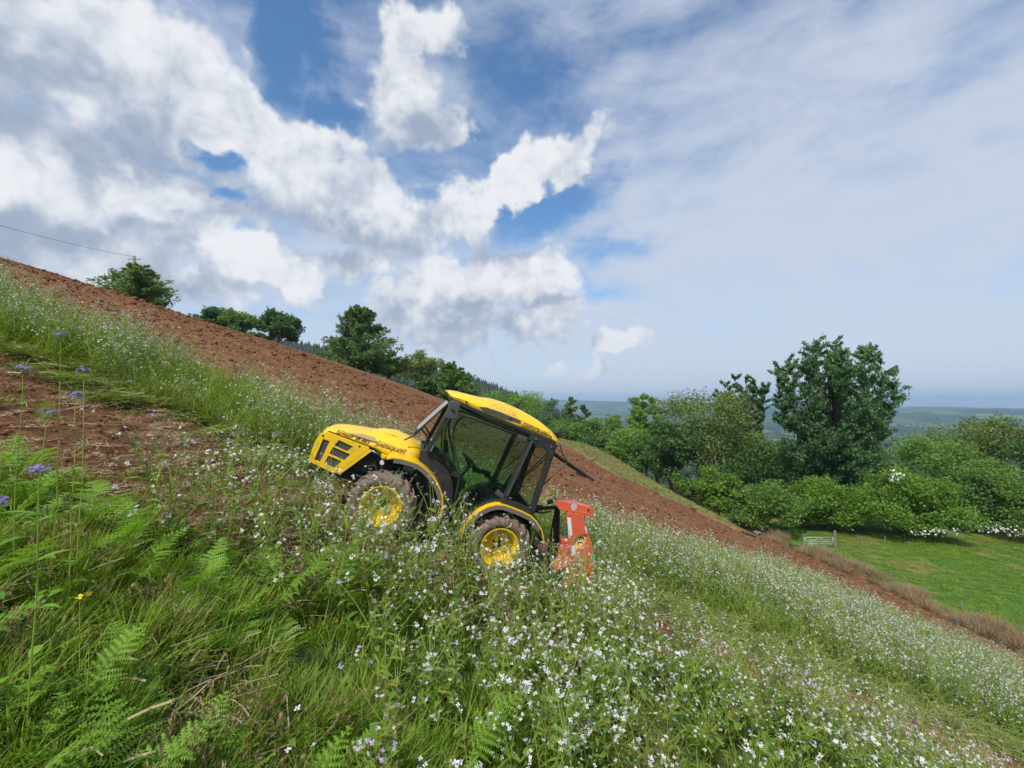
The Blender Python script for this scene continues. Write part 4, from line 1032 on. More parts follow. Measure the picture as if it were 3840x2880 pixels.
# roof
rs = [(1.30, 1.912, 1.930, .40), (1.26, 1.882, 1.950, .455), (1.19, 1.866, 1.968, .49), (1.07, 1.866, 1.985, .51), (.84, 1.852, 2.018, .52), (.72, 1.850, 2.055, .525), (.58, 1.850, 2.068, .525), (.34, 1.850, 2.062, .525), (.12, 1.848, 2.036, .525), (.03, 1.850, 2.012, .522), (-.07, 1.848, 1.980, .518), (-.20, 1.815, 1.935, .505), (-.225, 1.790, 1.90, .495), (-.235, 1.788, 1.84, .485)]
secs = []
for x, zb, zt, w_ in rs:
    hgt = zt - zb
    half = [(w_ - .02, zb), (w_, zb + min(.035, hgt * .3)), (w_ - .004, zb + hgt * .42), (w_ - .035, zb + hgt * .70), (w_ - .11, zb + hgt * .93), (w_ * .45, zt), (0, zt)]
    secs.append([(x, -y, z) for y, z in half] + [(x, y, z) for y, z in reversed(half[:-1])])
V, F = loft(secs); k = len(secs[0]); mb = MB().add(V, F)
mb.add(secs[0], [tuple(range(k))]); mb.add(secs[-1], [tuple(range(k))])
roof = mb.build('roof', 'yellow_paint', tr, autos=40)
V, F = loft([[(x, -w_ + .022, zb + .001) for x, zb, zt, w_ in rs], [(x, w_ - .022, zb + .001) for x, zb, zt, w_ in rs]])
MB().add(V, F).build('roof_lining', 'black_plastic', roof)
for sd in (1, -1):
    MB().plate([(.886, 1.898), (.80, 1.925), (.62, 1.935), (.332, 1.935), (.322, 1.892), (.56, 1.878), (.80, 1.876)], sd * .5275, sd * .50).build('roof_stripe', 'grey_trim', roof, bevel=.004)
    for (a, b_) in ((1.05, 1.895), (.47, 1.912), (-.10, 1.885)):
        MB().lathe([(.0, .010), (.012, .008), (.013, -.02)], 12).build('roof_bolt', 'black_plastic', roof).location = (a, sd * .526, b_)
lettering('roof_lettering', 'pasquali', (.290, 1.880), (-.055, 1.872), .5265, .046, .0058, 'lettering', roof, gap=.45)
for sd in (1, -1):
    wl = MB().plate([(-.16, 1.955), (-.215, 2.01), (-.295, 1.965), (-.25, 1.905)], sd * .44, sd * .33).build('work_lamp', 'black_plastic', tr, bevel=.012)
# mirror
mi = empty('mirror'); mi.parent = tr
MB().plate([(1.225, 1.845), (1.130, 1.862), (1.112, 1.845), (1.095, 1.665), (1.108, 1.648), (1.215, 1.622), (1.235, 1.635), (1.245, 1.825)], .625, .595).build('mirror_shell', 'grey_trim', mi, bevel=.010)
MB().tube([(1.17, .49, 1.80), (1.24, .54, 1.80), (1.22, .60, 1.76), (1.18, .63, 1.745)], .010, 8).build('mirror_arm', 'black_metal', mi, smooth_=True)
MB().lathe([(.0, .012), (.016, .010), (.018, -.01)], 12).build('mirror_knob', 'black_plastic', mi).location = (1.165, .632, 1.745)
# rear window, hinged open at the top
rw = empty('rear_window'); rw.parent = tr
a = Vector((-.235, 0, 1.715)); b_ = Vector((-.893, 0, 1.569))
for sd in (1, -1):
    MB().bar(a + Vector((0, sd * .42, 0)), b_ + Vector((0, sd * .42, 0)), .035, .026).build('frame_side', 'black_metal', rw, bevel=.004)
    MB().tube([(-.455, sd * .43, 1.650), (-.262, sd * .44, 1.255)], .009, 6).build('gas_strut', 'black_metal', rw)
MB().bar(b_ + Vector((0, -.42, 0)), b_ + Vector((0, .42, 0)), .035, .026, (1, 0, 0)).build('frame_bottom', 'black_metal', rw, bevel=.004)
MB().add([a + Vector((0, -.42, 0)), a + Vector((0, .42, 0)), b_ + Vector((0, .42, 0)), b_ + Vector((0, -.42, 0))], [(0, 1, 2, 3)]).build('pane', 'rear_glass', rw, fix=False)
MB().box((-.72, .40, 1.575), (.14, .05, .03)).build('handle', 'black_plastic', rw, bevel=.004)
MB().tube([(-.23, .2, 1.745), (-.34, .2, 1.80), (-.375, .2, 1.825)], .008, 6).build('wiper_arm', 'black_metal', rw, smooth_=True)
MB().tube([(-.365, .2, 1.84), (-.42, .2, 1.75), (-.545, .2, 1.665)], .007, 6).build('wiper_blade', 'black_metal', rw, smooth_=True)
MB().tube([(-.03, .46, 1.72), (.02, .46, 1.68), (.015, .46, 1.60), (-.05, .46, 1.575), (-.08, .46, 1.58)], .007, 6).build('grab_hook', 'black_metal', tr, smooth_=True)
# inside the cab
stw = empty('steering_wheel', (.615, 0, 1.165)); stw.parent = tr; stw.rotation_euler = (0, R(-25 + 90 - 90), 0)
sx, sz = .772 - .462, 1.234 - 1.092; an = math.atan2(sz, sx)
ring = [Vector((.175 * math.cos(t_) * math.cos(an), .175 * math.sin(t_), .175 * math.cos(t_) * math.sin(an))) for t_ in np.linspace(0, 2 * math.pi, 33)]
stw.rotation_euler = (0, 0, 0)
MB().tube(ring, .015, 8, cap=False).build('wheel_ring', 'black_plastic', stw, smooth_=True)
nrm = Vector((-math.sin(an), 0, math.cos(an))); hubp = -nrm * .05
mb = MB()
for t_ in (.3, 2.4, 4.5): mb.bar(hubp, Vector((.17 * math.cos(t_) * math.cos(an), .17 * math.sin(t_), .17 * math.cos(t_) * math.sin(an))), .03, .014, nrm)
mb.build('spokes', 'black_plastic', stw); MB().tube([hubp, hubp - nrm * .02 + Vector((.13, 0, -.30))], .032, 10).build('column', 'black_plastic', stw, smooth_=True)
MB().plate([(1.08, 1.175), (1.02, 1.19), (.83, 1.075), (.80, 1.03), (.86, .98), (1.08, 1.08)], .22, -.22).build('dashboard', 'grey_trim', tr, bevel=.012)
MB().box((.93, .225, 1.105), (.17, .012, .035), Matrix.Rotation(R(-30), 3, 'Y')).build('instrument_slot', 'black_plastic', tr)
MB().box((1.03, .05, 1.255), (.05, .22, .17), Matrix.Rotation(R(25), 3, 'Y')).build('instrument_pod', 'black_plastic', tr, bevel=.015)
seat = empty('seat'); seat.parent = tr
MB().box((.22, 0, .845), (.42, .44, .12)).build('cushion', 'seat_cloth', seat, bevel=.04, autos=50)
MB().box((.00, 0, 1.02), (.12, .42, .36), Matrix.Rotation(R(-12), 3, 'Y')).build('backrest', 'seat_cloth', seat, bevel=.04, autos=50)
MB().box((.22, 0, .70), (.28, .30, .18)).build('pedestal', 'black_plastic', seat, bevel=.02)
MB().box((.40, -.30, 1.06), (.26, .07, .06), Matrix.Rotation(R(8), 3, 'Y')).build('armrest', 'black_plastic', seat, bevel=.015)
# three-point hitch
mb = MB(); mb.bar((-.30, .28, .45), (-.80, .30, .30), .03, .06); mb.bar((-.30, -.28, .45), (-.80, -.30, .30), .03, .06); mb.bar((-.30, .10, .86), (-.66, .12, 1.02), .03, .05); mb.bar((-.26, .22, .88), (-.52, .26, .40), .02, .03); mb.box((-.30, 0, .62), (.20, .46, .40))
mb.build('hitch', 'black_metal', tr, bevel=.006)
mb = MB(); mb.tube([(-.32, .30, .90), (-.44, .33, .93), (-.55, .30, .98)], .016, 6); mb.tube([(-.30, .2, .93), (-.42, .26, 1.0), (-.5, .24, .96)], .014, 6); mb.build('hydraulic_hose', 'black_metal', tr, smooth_=True)

# ------------------------------------------------------------------ rotary tiller hitched behind
ti = empty('rotary_tiller'); ti.matrix_world = TM
tag(ti, 'battered orange rotary tiller with stickers hitched behind the tractor', 'tiller')
def tl(p): return p
by0, by1 = .28, .06
beam = MB().plate([(-.575, 1.128), (-.60, 1.142), (-1.085, 1.213), (-1.118, 1.180), (-1.128, 1.140), (-.61, 1.065)], by0, by0 - .03).build('top_beam', 'orange_paint', ti, bevel=.004)
MB().plate([(-.61, 1.065), (-1.128, 1.140), (-1.150, 1.102), (-.655, 1.035)], by0 + .028, by0 + .002).build('beam_flange', 'orange_paint', beam, bevel=.003)
MB().plate([(-.60, 1.142), (-1.085, 1.213), (-1.088, 1.195), (-.602, 1.126)], by0 - .03, by1).build('beam_top', 'orange_paint', beam, bevel=.003)
for (a, b_) in ((-1.045, 1.165), (-1.085, 1.130)): MB().lathe([(.0, .003), (.014, .003), (.014, -.01)], 14).build('bolt_hole', 'black_metal', beam).location = (a, by0 + .002, b_)
for (a, b_) in ((-.74, 1.063), (-.84, 1.078), (-.94, 1.094)): MB().lathe([(.0, .012), (.010, .011), (.012, -.004)], 10).build('rivet', 'orange_paint', beam).location = (a, by0 + .028, b_)
MB().lathe([(.0, .002), (.042, .002), (.042, -.004)], 24).build('round_sticker', 'grey_sticker', beam).location = (-.835, by0 + .004, 1.137)
MB().tube([(-.56, .20, 1.10), (-.50, .20, 1.055)], .028, 10).build('hitch_pin', 'black_metal', ti)
oval = [(-1.075 + .062 * math.cos(R(t_)) - .055 * math.sin(R(t_)), .735 + .034 * math.cos(R(t_)) + .118 * math.sin(R(t_))) for t_ in range(0, 360, 20)]
col_ = [(-.745, 1.045), (-.975, 1.083), (-1.05, 1.0), (-1.18, .85), (-1.30, .70), (-1.362, .615), (-1.405, .50), (-1.46, .30), (-1.47, .16), (-1.09, .10), (-1.075, .30), (-1.02, .42), (-1.045, .50), (-.965, .60), (-.885, .80), (-.80, .93)]
tw = MB().plate(col_, .315, .285, [oval]).build('tower_plate', 'orange_paint', ti, bevel=.004)
MB().plate(shrink(oval, 1.05), .283, .279).build('maker_sticker', 'yellow_sticker', tw)
ml = MB()
for (a, b_) in (((-1.085, .79), (-1.145, .80)), ((-1.085, .79), (-1.10, .755)), ((-1.115, .795), (-1.13, .76)), ((-1.145, .80), (-1.16, .765))): ml.bar((a[0] + .02, .284, a[1]), (b_[0] + .02, .284, b_[1]), .003, .014)
for (a, b_) in (((-1.09, .72), (-1.16, .735)), ((-1.09, .72), (-1.105, .68)), ((-1.12, .65), (-1.175, .66)), ((-1.12, .65), (-1.13, .62))): ml.bar((a[0] + .02, .284, a[1]), (b_[0] + .02, .284, b_[1]), .003, .014)
ml.build('maker_letters', 'lettering', tw)
MB().plate([(-.785, .985), (-.835, .993), (-.945, .785), (-.895, .765)], .3185, .3155).build('white_sticker', 'white_sticker', tw)
MB().plate([(-.985, .66), (-1.045, .67), (-1.105, .545), (-1.040, .535)], .3185, .3155).build('white_sticker', 'white_sticker', tw)
MB().plate([(-1.060, .955), (-1.085, .950), (-1.125, .885), (-1.105, .88)], .3185, .3155).build('white_sticker', 'white_sticker', tw)
MB().plate([(-1.30, .66), (-1.36, .62), (-1.395, .555), (-1.32, .56)], .3185, .3155).build('green_sticker', 'green_sticker', tw)
for (a, b_) in ((-.80, 1.015), (-.955, 1.03), (-1.13, .86), (-1.09, .90), (-1.07, .50), (-1.12, .51)): MB().lathe([(.0, .008), (.009, .007), (.010, -.004)], 10).build('rivet', 'orange_paint', tw).location = (a, .315, b_)
MB().plate([(-.70, 1.02), (-.76, 1.03), (-.93, .60), (-1.0, .30), (-.86, .28), (-.80, .60)], .02, -.04).build('inner_plate', 'black_metal', ti, bevel=.004)
mb = MB(); secs = []
for yy in (-.62, .34): secs.append([(-1.20 + .34 * math.cos(R(t_)), yy, .16 + .26 * math.sin(R(t_))) for t_ in range(20, 201, 15)])
V, F = loft(secs); mb.add(V, F); mb.build('rotor_hood', 'orange_paint', ti, smooth_=True)
MB().tube([(-1.20, -.60, .16), (-1.20, .32, .16)], .05, 10).build('rotor_shaft', 'bare_metal', ti)
for i in range(12):
    a = i * 1.1; y = -.56 + i * .078
    MB().bar((-1.20, y, .16), (-1.20 + .19 * math.cos(a), y, .16 + .19 * math.sin(a)), .02, .05).build('tine', 'bare_metal', ti)
MB().box((-1.02, -.1, .50), (.22, .22, .26)).build('gearbox', 'orange_paint', ti, bevel=.02)

# ------------------------------------------------------------------ vegetation: scattering
def scatter(name, label, meshes, P, rot, scl, idx, kind='stuff'):
    """one object of ground cover: each point of P carries one of the meshes"""
    src = bpy.data.collections.new(name + '_sources')
    for i, me_ in enumerate(meshes):
        src.objects.link(bpy.data.objects.new('%s_source_%02d' % (name, i), me_))
    me = bpy.data.meshes.new(name); n = len(P); me.vertices.add(n); me.vertices.foreach_set('co', np.asarray(P, np.float32).ravel())
    for nm, ty, pr, val in (('rot', 'FLOAT_VECTOR', 'vector', rot), ('scl', 'FLOAT', 'value', scl), ('idx', 'INT', 'value', idx)):
        a = me.attributes.new(nm, ty, 'POINT'); a.data.foreach_set(pr, np.asarray(val, np.int32 if ty == 'INT' else np.float32).ravel())
    o = link(bpy.data.objects.new(name, me)); tag(o, label, kind=kind)
    g = bpy.data.node_groups.new(name + '_nodes', 'GeometryNodeTree')
    g.interface.new_socket('Geometry', in_out='INPUT', socket_type='NodeSocketGeometry'); g.interface.new_socket('Geometry', in_out='OUTPUT', socket_type='NodeSocketGeometry')
    N = g.nodes; L = g.links; gi = N.new('NodeGroupInput'); go = N.new('NodeGroupOutput')
    iop = N.new('GeometryNodeInstanceOnPoints'); ci = N.new('GeometryNodeCollectionInfo')
    ci.inputs['Collection'].default_value = src; ci.inputs['Separate Children'].default_value = True; ci.inputs['Reset Children'].default_value = True
    def na(nm, ty):
        q = N.new('GeometryNodeInputNamedAttribute'); q.data_type = ty; q.inputs[0].default_value = nm; return q.outputs[0]
    L.new(gi.outputs[0], iop.inputs['Points']); L.new(ci.outputs[0], iop.inputs['Instance']); iop.inputs['Pick Instance'].default_value = True
    L.new(na('idx', 'INT'), iop.inputs['Instance Index']); L.new(na('rot', 'FLOAT_VECTOR'), iop.inputs['Rotation']); L.new(na('scl', 'FLOAT'), iop.inputs['Scale'])
    L.new(iop.outputs[0], go.inputs[0])
    md = o.modifiers.new('scatter', 'NODES'); md.node_group = g
    return o
class LB:
    """numpy lists of ribbons, stems and petals"""
    def __init__(s): s.V = []; s.T = []; s.Q = []; s.mt = []; s.mq = []; s.n = 0
    def quad(s, V, mi):   # V (k,4,3)
        k = len(V); s.V.append(V.reshape(-1, 3)); s.Q.append(np.arange(k * 4).reshape(-1, 4) + s.n); s.mq += [mi] * k; s.n += 4 * k
    def tri(s, V, mi):
        k = len(V); s.V.append(V.reshape(-1, 3)); s.T.append(np.arange(k * 3).reshape(-1, 3) + s.n); s.mt += [mi] * k; s.n += 3 * k
    def grid(s, rows, mi, tip=False):
        """strip of cross sections rows (m,k,3)"""
        rows = np.asarray(rows, float); m_, k = rows.shape[:2]; s.V.append(rows.reshape(-1, 3)); q = []
        for i in range(m_ - 1):
            for j in range(k - 1): q.append((i * k + j, i * k + j + 1, (i + 1) * k + j + 1, (i + 1) * k + j))
        s.Q.append(np.array(q) + s.n); s.mq += [mi] * len(q); s.n += m_ * k
    def stem(s, pts, r0, r1, mi, sides=3):
        pts = np.asarray(pts, float); m_ = len(pts); t = np.gradient(pts, axis=0); t /= np.linalg.norm(t, axis=1)[:, None] + 1e-9
        ref = np.array([1.0, .2, 0]); a = np.cross(t, ref); a /= np.linalg.norm(a, axis=1)[:, None] + 1e-9; b_ = np.cross(t, a)
        rad = np.linspace(r0, r1, m_)[:, None]; rows = np.stack([pts + (a * math.cos(2 * math.pi * j / sides) + b_ * math.sin(2 * math.pi * j / sides)) * rad for j in range(sides + 1)], 1)
        s.grid(rows, mi)
    def mesh(s, name, mats):
        F = []; mi = []
        if s.Q: F.append(np.concatenate(s.Q)); mi += s.mq
        if s.T: F.append(np.concatenate(s.T)); mi += s.mt
        return meshnp(name, np.concatenate(s.V), F, mats, mi)
def curve(p, d, L_, bend, r, k=5, grav=0.0):
    pts = [np.array(p, float)]; d = np.array(d, float); d /= np.linalg.norm(d)
    for i in range(k - 1):
        d = d + bend * r.normal(size=3) + np.array([0, 0, -grav * (i / k)]); d /= np.linalg.norm(d); pts.append(pts[-1] + d * L_ / (k - 1))
    return np.array(pts)
def leafblade(lb, p, d, L_, w, mi, r, fold=.25, droop=.5, k=4):
    d = np.array(d, float); d /= np.linalg.norm(d); side = np.cross(d, [0, 0, 1]); side /= np.linalg.norm(side) + 1e-9; rows = []
    for i in range(k + 1):
        f = i / k; c_ = np.array(p) + d * L_ * f + np.array([0, 0, -droop * L_ * f * f * .6]); ww = w * (math.sin(math.pi * min(1, .12 + f * .88)) ** .8) * .5
        rows.append([c_ - side * ww + np.array([0, 0, fold * ww]), c_, c_ + side * ww + np.array([0, 0, fold * ww])])
    lb.grid(rows, mi)
def flower(lb, p, n, size, mi, r):
    n = np.array(n, float); n /= np.linalg.norm(n); a = np.cross(n, r.normal(size=3)); a /= np.linalg.norm(a); b_ = np.cross(n, a); Q = []
    for j in range(4):
        an = math.pi / 2 * j + r.uniform(-.2, .2); e = a * math.cos(an) + b_ * math.sin(an); t = -a * math.sin(an) + b_ * math.cos(an); s_ = size * r.uniform(.85, 1.15)
        lift = n * s_ * r.uniform(-.15, .35)
        Q.append([p, p + e * s_ * .62 - t * s_ * .36 + lift * .7, p + e * s_ * 1.0 + lift, p + e * s_ * .62 + t * s_ * .36 + lift * .7])
    lb.quad(np.array(Q), mi)
def radish(seed, h=.85, branches=9, flowers=5, fsize=.0170, split=False, stems=1):
    """wild radish: branching wiry stems, clusters of four-petalled flowers, narrow lobed leaves low down"""
    r = np.random.default_rng(seed); st = LB(); fl = LB() if split else st; fm = 0 if split else 2
    for q in range(stems):
        an = r.uniform(0, 6.28); lean = r.uniform(.05, .28); main = curve((r.normal() * .03, r.normal() * .03, -.05), (math.cos(an) * lean, math.sin(an) * lean, 1), h * r.uniform(.8, 1.1), .07, r, 7)
        st.stem(main, .0050, .0020, 0)
        ends = [(main[-1], main[-1] - main[-2])]
        for b_ in range(branches):
            f = r.uniform(.25, .92); i = f * 6; j = int(i); p = main[j] * (1 - (i - j)) + main[j + 1] * (i - j); ba = r.uniform(0, 6.28); o_ = r.uniform(.4, 1.0)
            br = curve(p, (math.cos(ba) * o_, math.sin(ba) * o_, 1), h * r.uniform(.16, .46), .10, r, 5); st.stem(br, .0030, .0012, 0); ends.append((br[-1], br[-1] - br[-2]))
            if r.uniform() < .8: leafblade(st, p, (math.cos(ba + .8), math.sin(ba + .8), .35), r.uniform(.05, .13), r.uniform(.014, .032), 1, r)
        for (p, d) in ends:
            d = d / np.linalg.norm(d); m_ = max(1, int(flowers * r.uniform(.3, 1.5)))
            for k in range(m_):
                off = r.normal(size=3) * np.array([.020, .020, .016]) - d * r.uniform(0, .05); fp = p + off + d * .012
                st.stem(np.array([p - d * .03, fp]), .0011, .0008, 0)
                flower(fl, fp, d + r.normal(size=3) * .7 + np.array([0, 0, .5]), fsize * r.uniform(.75, 1.2), fm, r)
            for k in range(3):   # pods and buds
                fp = p - d * r.uniform(.03, .12); e = r.normal(size=3) + d; e /= np.linalg.norm(e); st.stem(np.array([fp, fp + e * .03]), .0012, .0006, 0)
    for k in range(7 * stems):
        ba = r.uniform(0, 6.28); z = r.uniform(.02, h * .45); leafblade(st, (r.normal() * .04, r.normal() * .04, z), (math.cos(ba), math.sin(ba), r.uniform(.2, 1.0)), r.uniform(.06, .15), r.uniform(.018, .04), 1, r, droop=.8)
    if split: return st.mesh('wild_radish', ['radish_stem', 'radish_leaf']), fl.mesh('blossom', ['petal'])
    return st.mesh('wild_radish', ['radish_stem', 'radish_leaf', 'petal'])
def tuft(seed, n=46, h=.30, spread=.10, w=.0045, matn='grass_blade', bend=.6, seedheads=0, lean=None):
    r = np.random.default_rng(seed); lb = LB(); k = 4
    for i in range(n):
        a = r.uniform(0, 6.28); rad = spread * math.sqrt(r.uniform()); p = np.array([rad * math.cos(a), rad * math.sin(a), -.03]); L_ = h * r.uniform(.45, 1.15); o_ = r.uniform(.05, bend); a2 = a + r.normal() * .7
        d = np.array([math.cos(a2) * o_, math.sin(a2) * o_, 1.0]) + (np.array(lean) if lean is not None else 0); d /= np.linalg.norm(d); side = np.cross(d, [math.cos(a2), math.sin(a2), .01]); side /= np.linalg.norm(side) + 1e-9
        rows = []; q = p.copy()
        for j in range(k + 1):
            ww = w * (1 - (j / k) ** 1.6) * r.uniform(.8, 1.2) + .0004; rows.append([q - side * ww, q + side * ww]); d = d + np.array([math.cos(a2) * .18, math.sin(a2) * .18, -.16 * o_ * j]); d /= np.linalg.norm(d); q = q + d * L_ / k
        lb.grid(rows, 0)
    for i in range(seedheads):
        a = r.uniform(0, 6.28); pts = curve((spread * r.normal() * .5, spread * r.normal() * .5, 0), (math.cos(a) * .3, math.sin(a) * .3, 1), h * r.uniform(1.1, 1.6), .05, r, 5); lb.stem(pts, .0014, .0010, 1)
        d = pts[-1] - pts[-2]; d /= np.linalg.norm(d)
        for m_ in range(10):
            c_ = pts[-1] - d * .05 * m_ / 10 + r.normal(size=3) * .006; e = d * .012 + r.normal(size=3) * .005; s_ = np.cross(e, r.normal(size=3)); s_ = s_ / np.linalg.norm(s_) * .0035; lb.quad(np.array([[c_ - e, c_ + s_, c_ + e, c_ - s_]]), 1)
    return lb.mesh('tuft', [matn, 'seed_head'])
def fern(seed, L_=.55):
    """bracken: arching fronds, each a stalk with rows of toothed leaflets; returns (frond mesh, stalk mesh) pairs"""
    r = np.random.default_rng(seed); out = []; a0 = r.uniform(0, 6.28)
    for q in range(3):
        lb = LB(); stalk = LB(); a = a0 + q * 2.1 + r.uniform(-.4, .4); rach = curve((r.normal() * .03, r.normal() * .03, -.03), (math.cos(a) * .8, math.sin(a) * .8, r.uniform(.8, 1.3)), L_ * r.uniform(.8, 1.2), .04, r, 9, grav=.22)
        stalk.stem(rach, .0042, .0012, 0)
        npair = 12
        for i in range(npair):
            f = .26 + .73 * i / npair; j = f * 8; jj = min(int(j), 7); p = rach[jj] * (1 - (j - jj)) + rach[jj + 1] * (j - jj); d = rach[jj + 1] - rach[jj]; d /= np.linalg.norm(d)
            side = np.cross(d, [0, 0, 1]); side /= np.linalg.norm(side) + 1e-9; nn = np.cross(side, d)
            pl = L_ * .40 * (1 - ((f - .26) / .74)) ** .75 * r.uniform(.8, 1.1) + .010
            for sd in (-1, 1):
                e = side * sd + d * .45 + nn * r.uniform(-.15, .25) + r.normal(size=3) * .05; e /= np.linalg.norm(e); m_ = max(4, int(pl / .015)); t = []
                g = np.cross(nn, e); g /= np.linalg.norm(g)
                for k in range(m_):
                    ff = k / m_; c_ = p + e * pl * ff + np.array([0, 0, -.18 * pl * ff * ff]); ll = min(.020, pl * .20) * (1 - ff * .85) + .003; ww = pl / m_ * .55
                    for s2 in (-1, 1):
                        t.append([c_ - e * ww * .9, c_ + e * ww * .9, c_ + g * s2 * ll + e * ll * .45 + nn * r.normal() * .003])
                lb.tri(np.array(t), 0)
        out.append((lb.mesh('frond', ['fern_leaf']), stalk.mesh('stalk', ['radish_stem'])))
    return out
def litter(seed, n=60, R_=.28, L_=.13, matn='straw', w=.0022, lift=.02):
    r = np.random.default_rng(seed); lb = LB()
    for i in range(n):
        a = r.uniform(0, 6.28); c_ = np.array([r.normal() * R_ * .5, r.normal() * R_ * .5, r.uniform(0, lift)]); d = np.array([math.cos(a), math.sin(a), r.normal() * .18]); s_ = np.array([-math.sin(a), math.cos(a), r.normal() * .4]); l = L_ * r.uniform(.4, 1.3); ww = w * r.uniform(.6, 1.6)
        m_ = c_ + np.array([0, 0, .012 * r.normal()]); lb.grid([[c_ - d * l / 2 - s_ * ww, c_ - d * l / 2 + s_ * ww], [m_ - s_ * ww, m_ + s_ * ww], [c_ + d * l / 2 - s_ * ww, c_ + d * l / 2 + s_ * ww]], 0)
    return lb.mesh('litter', [matn])
def clod(seed):
    bm = bmesh.new(); bmesh.ops.create_icosphere(bm, subdivisions=2, radius=1.0); r = np.random.default_rng(seed); k = r.normal(size=(5, 3)); ph = r.uniform(0, 6.28, 5)
    for v in bm.verts:
        c_ = np.array(v.co); q = sum(math.sin(2.2 * float(k[i] @ c_) + ph[i]) for i in range(5)) * .10; v.co = v.co * (1 + q + r.normal() * .06); v.co.z *= .62
    me = bpy.data.meshes.new('clod'); bm.to_mesh(me); bm.free(); me.materials.append(MATS['ploughed_soil']); return me
def spots(n, x0, x1, y0, y1, r): return np.stack([r.uniform(x0, x1, n), r.uniform(y0, y1, n)], 1)
def infan(P, lo=-1.32, hi=1.32): t = P[:, 0] / np.maximum(P[:, 1], .3); return (t > lo) & (t < hi)
def ground(P): return zhill(P[:, 0], P[:, 1])
def put(name, label, meshes, P, r, s0, s1, z=None, tilt=.12, dz=0.0):
    n = len(P); zz = ground(P) if z is None else z
    rot = np.stack([r.normal(0, tilt, n), r.normal(0, tilt, n), r.uniform(0, 6.28, n)], 1)
    return scatter(name, label, meshes, np.stack([P[:, 0], P[:, 1], zz + dz], 1), rot, r.uniform(s0, s1, n), r.integers(0, len(meshes), n))
rv = np.random.default_rng(2024)
# keep-out round the tractor's wheels and body
def off_tractor(P, m_=0.0):
    d = np.stack([P[:, 0] + .413, P[:, 1] - 6.077], 1); fx = np.array([TF.x, TF.y]) / math.hypot(TF.x, TF.y); lx = np.array([-fx[1], fx[0]])
    u = d @ fx; v = d @ lx
    return ~((u > -1.45 - m_) & (u < 2.2 + m_) & (np.abs(v) < .62 + m_))
# flowering strips -----------------------------------------------------
near_r = [radish(100 + i, h=.82 + .07 * (i % 3), branches=10, flowers=(.8, 2.6, 1.2, 4.0)[i % 4], fsize=.0130, stems=1) for i in range(8)]
far_r = [radish(140 + i, h=.98, branches=9, flowers=2.7, fsize=.0140, stems=2) for i in range(6)]
def dens(P, f, seed=0): return fbm(P[:, 0] * f, P[:, 1] * f, 3, seed)
# far flower band beyond the tilled strip
P = spots(16000, -24, 36, 6.6, 19.5, rv); P = P[infan(P) & (P[:, 1] > strip_far(P[:, 0]) + .1) & (P[:, 1] < band_far(P[:, 0]) - .3)]
P = P[rv.uniform(size=len(P)) < np.clip((dens(P, .5, 71) - .26) * 2.4, .10, 1) * np.where(P[:, 0] > 14, .75, 1)]
P = P[off_tractor(P, .05)]
put('flower_band', 'dense band of white flowers beyond the tilled strip', far_r, P, rv, .75, 1.12)
print('flower band', len(P))
P = spots(15000, -24, 36, 6.6, 19.5, rv); P = P[infan(P) & (P[:, 1] > strip_far(P[:, 0]) + .25) & (P[:, 1] < band_far(P[:, 0]) + .2) & off_tractor(P, .02)]
band_t = [tuft(200 + i, n=34, h=.60, spread=.18, w=.006, bend=.7, matn='cut_grass' if i % 2 else 'grass_blade') for i in range(4)]
put('band_grass', 'green stems and grass under the far flower band', band_t, P, rv, .7, 1.3)
# stragglers spilling on to the ploughing
P = spots(900, -20, 34, 10.5, 24, rv); P = P[infan(P) & (P[:, 1] > band_far(P[:, 0]) - .5) & (P[:, 1] < band_far(P[:, 0]) + 1.2 + 3 * rv.uniform(size=len(P)) ** 3)][:420]
put('straggling_flowers', 'scattered white flowers at the edge of the ploughed field', far_r, P, rv, .5, .95)
# near flower field, right and middle foreground
def nearmask(P):
    x, y = P[:, 0], P[:, 1]
    left = -.25 - .42 * np.maximum(y - 1.2, 0) + .5 * (vnoise(y * 1.3, y * 0, 4) - .5)
    m_ = (x > left) & (y < strip_near(x) + .35)
    return m_
P = spots(5200, -4.5, 9.5, .85, 6.7, rv); P = P[infan(P) & nearmask(P) & off_tractor(P, .04)]
keep = rv.uniform(size=len(P)) < np.clip((dens(P, .9, 72) - .36) * 3.4, .08, 1) * np.where(P[:, 0] < .2, .52, .74) * np.where((P[:, 0] < .9) & (P[:, 1] > 3.4), .55, 1.0) * np.where((P[:, 0] > 1.6) & (P[:, 1] > strip_near(P[:, 0]) - .9), .30, 1.0)
P = P[keep]; order = np.argsort(np.hypot(P[:, 0], P[:, 1])); P = P[order]
NEAR = P[:230]; REST = P[230:]
put('flower_meadow', 'mass of white and lilac wild radish in front of the tractor', near_r, REST, rv, .70, 1.08)
print('near flowers', len(P))
split_r = [radish(100 + i, h=.80 + .07 * (i % 3), branches=10, flowers=(1.0, 2.4, 4.6)[i % 3], fsize=.0150, split=True) for i in range(6)]
zz = ground(NEAR)
for i, (q, z) in enumerate(zip(NEAR, zz)):
    a, b_ = split_r[i % 6]; o = link(bpy.data.objects.new('wild_radish', a)); o.location = (q[0], q[1], z); s_ = rv.uniform(.62, .98); o.scale = (s_, s_, s_); o.rotation_euler = (rv.normal() * .1, rv.normal() * .1, rv.uniform(0, 6.28))
    tag(o, 'wild radish plant with white and lilac flowers close to the camera', 'wildflower', 'wild radish plants nearest the camera'); link(bpy.data.objects.new('blossom', b_), o)
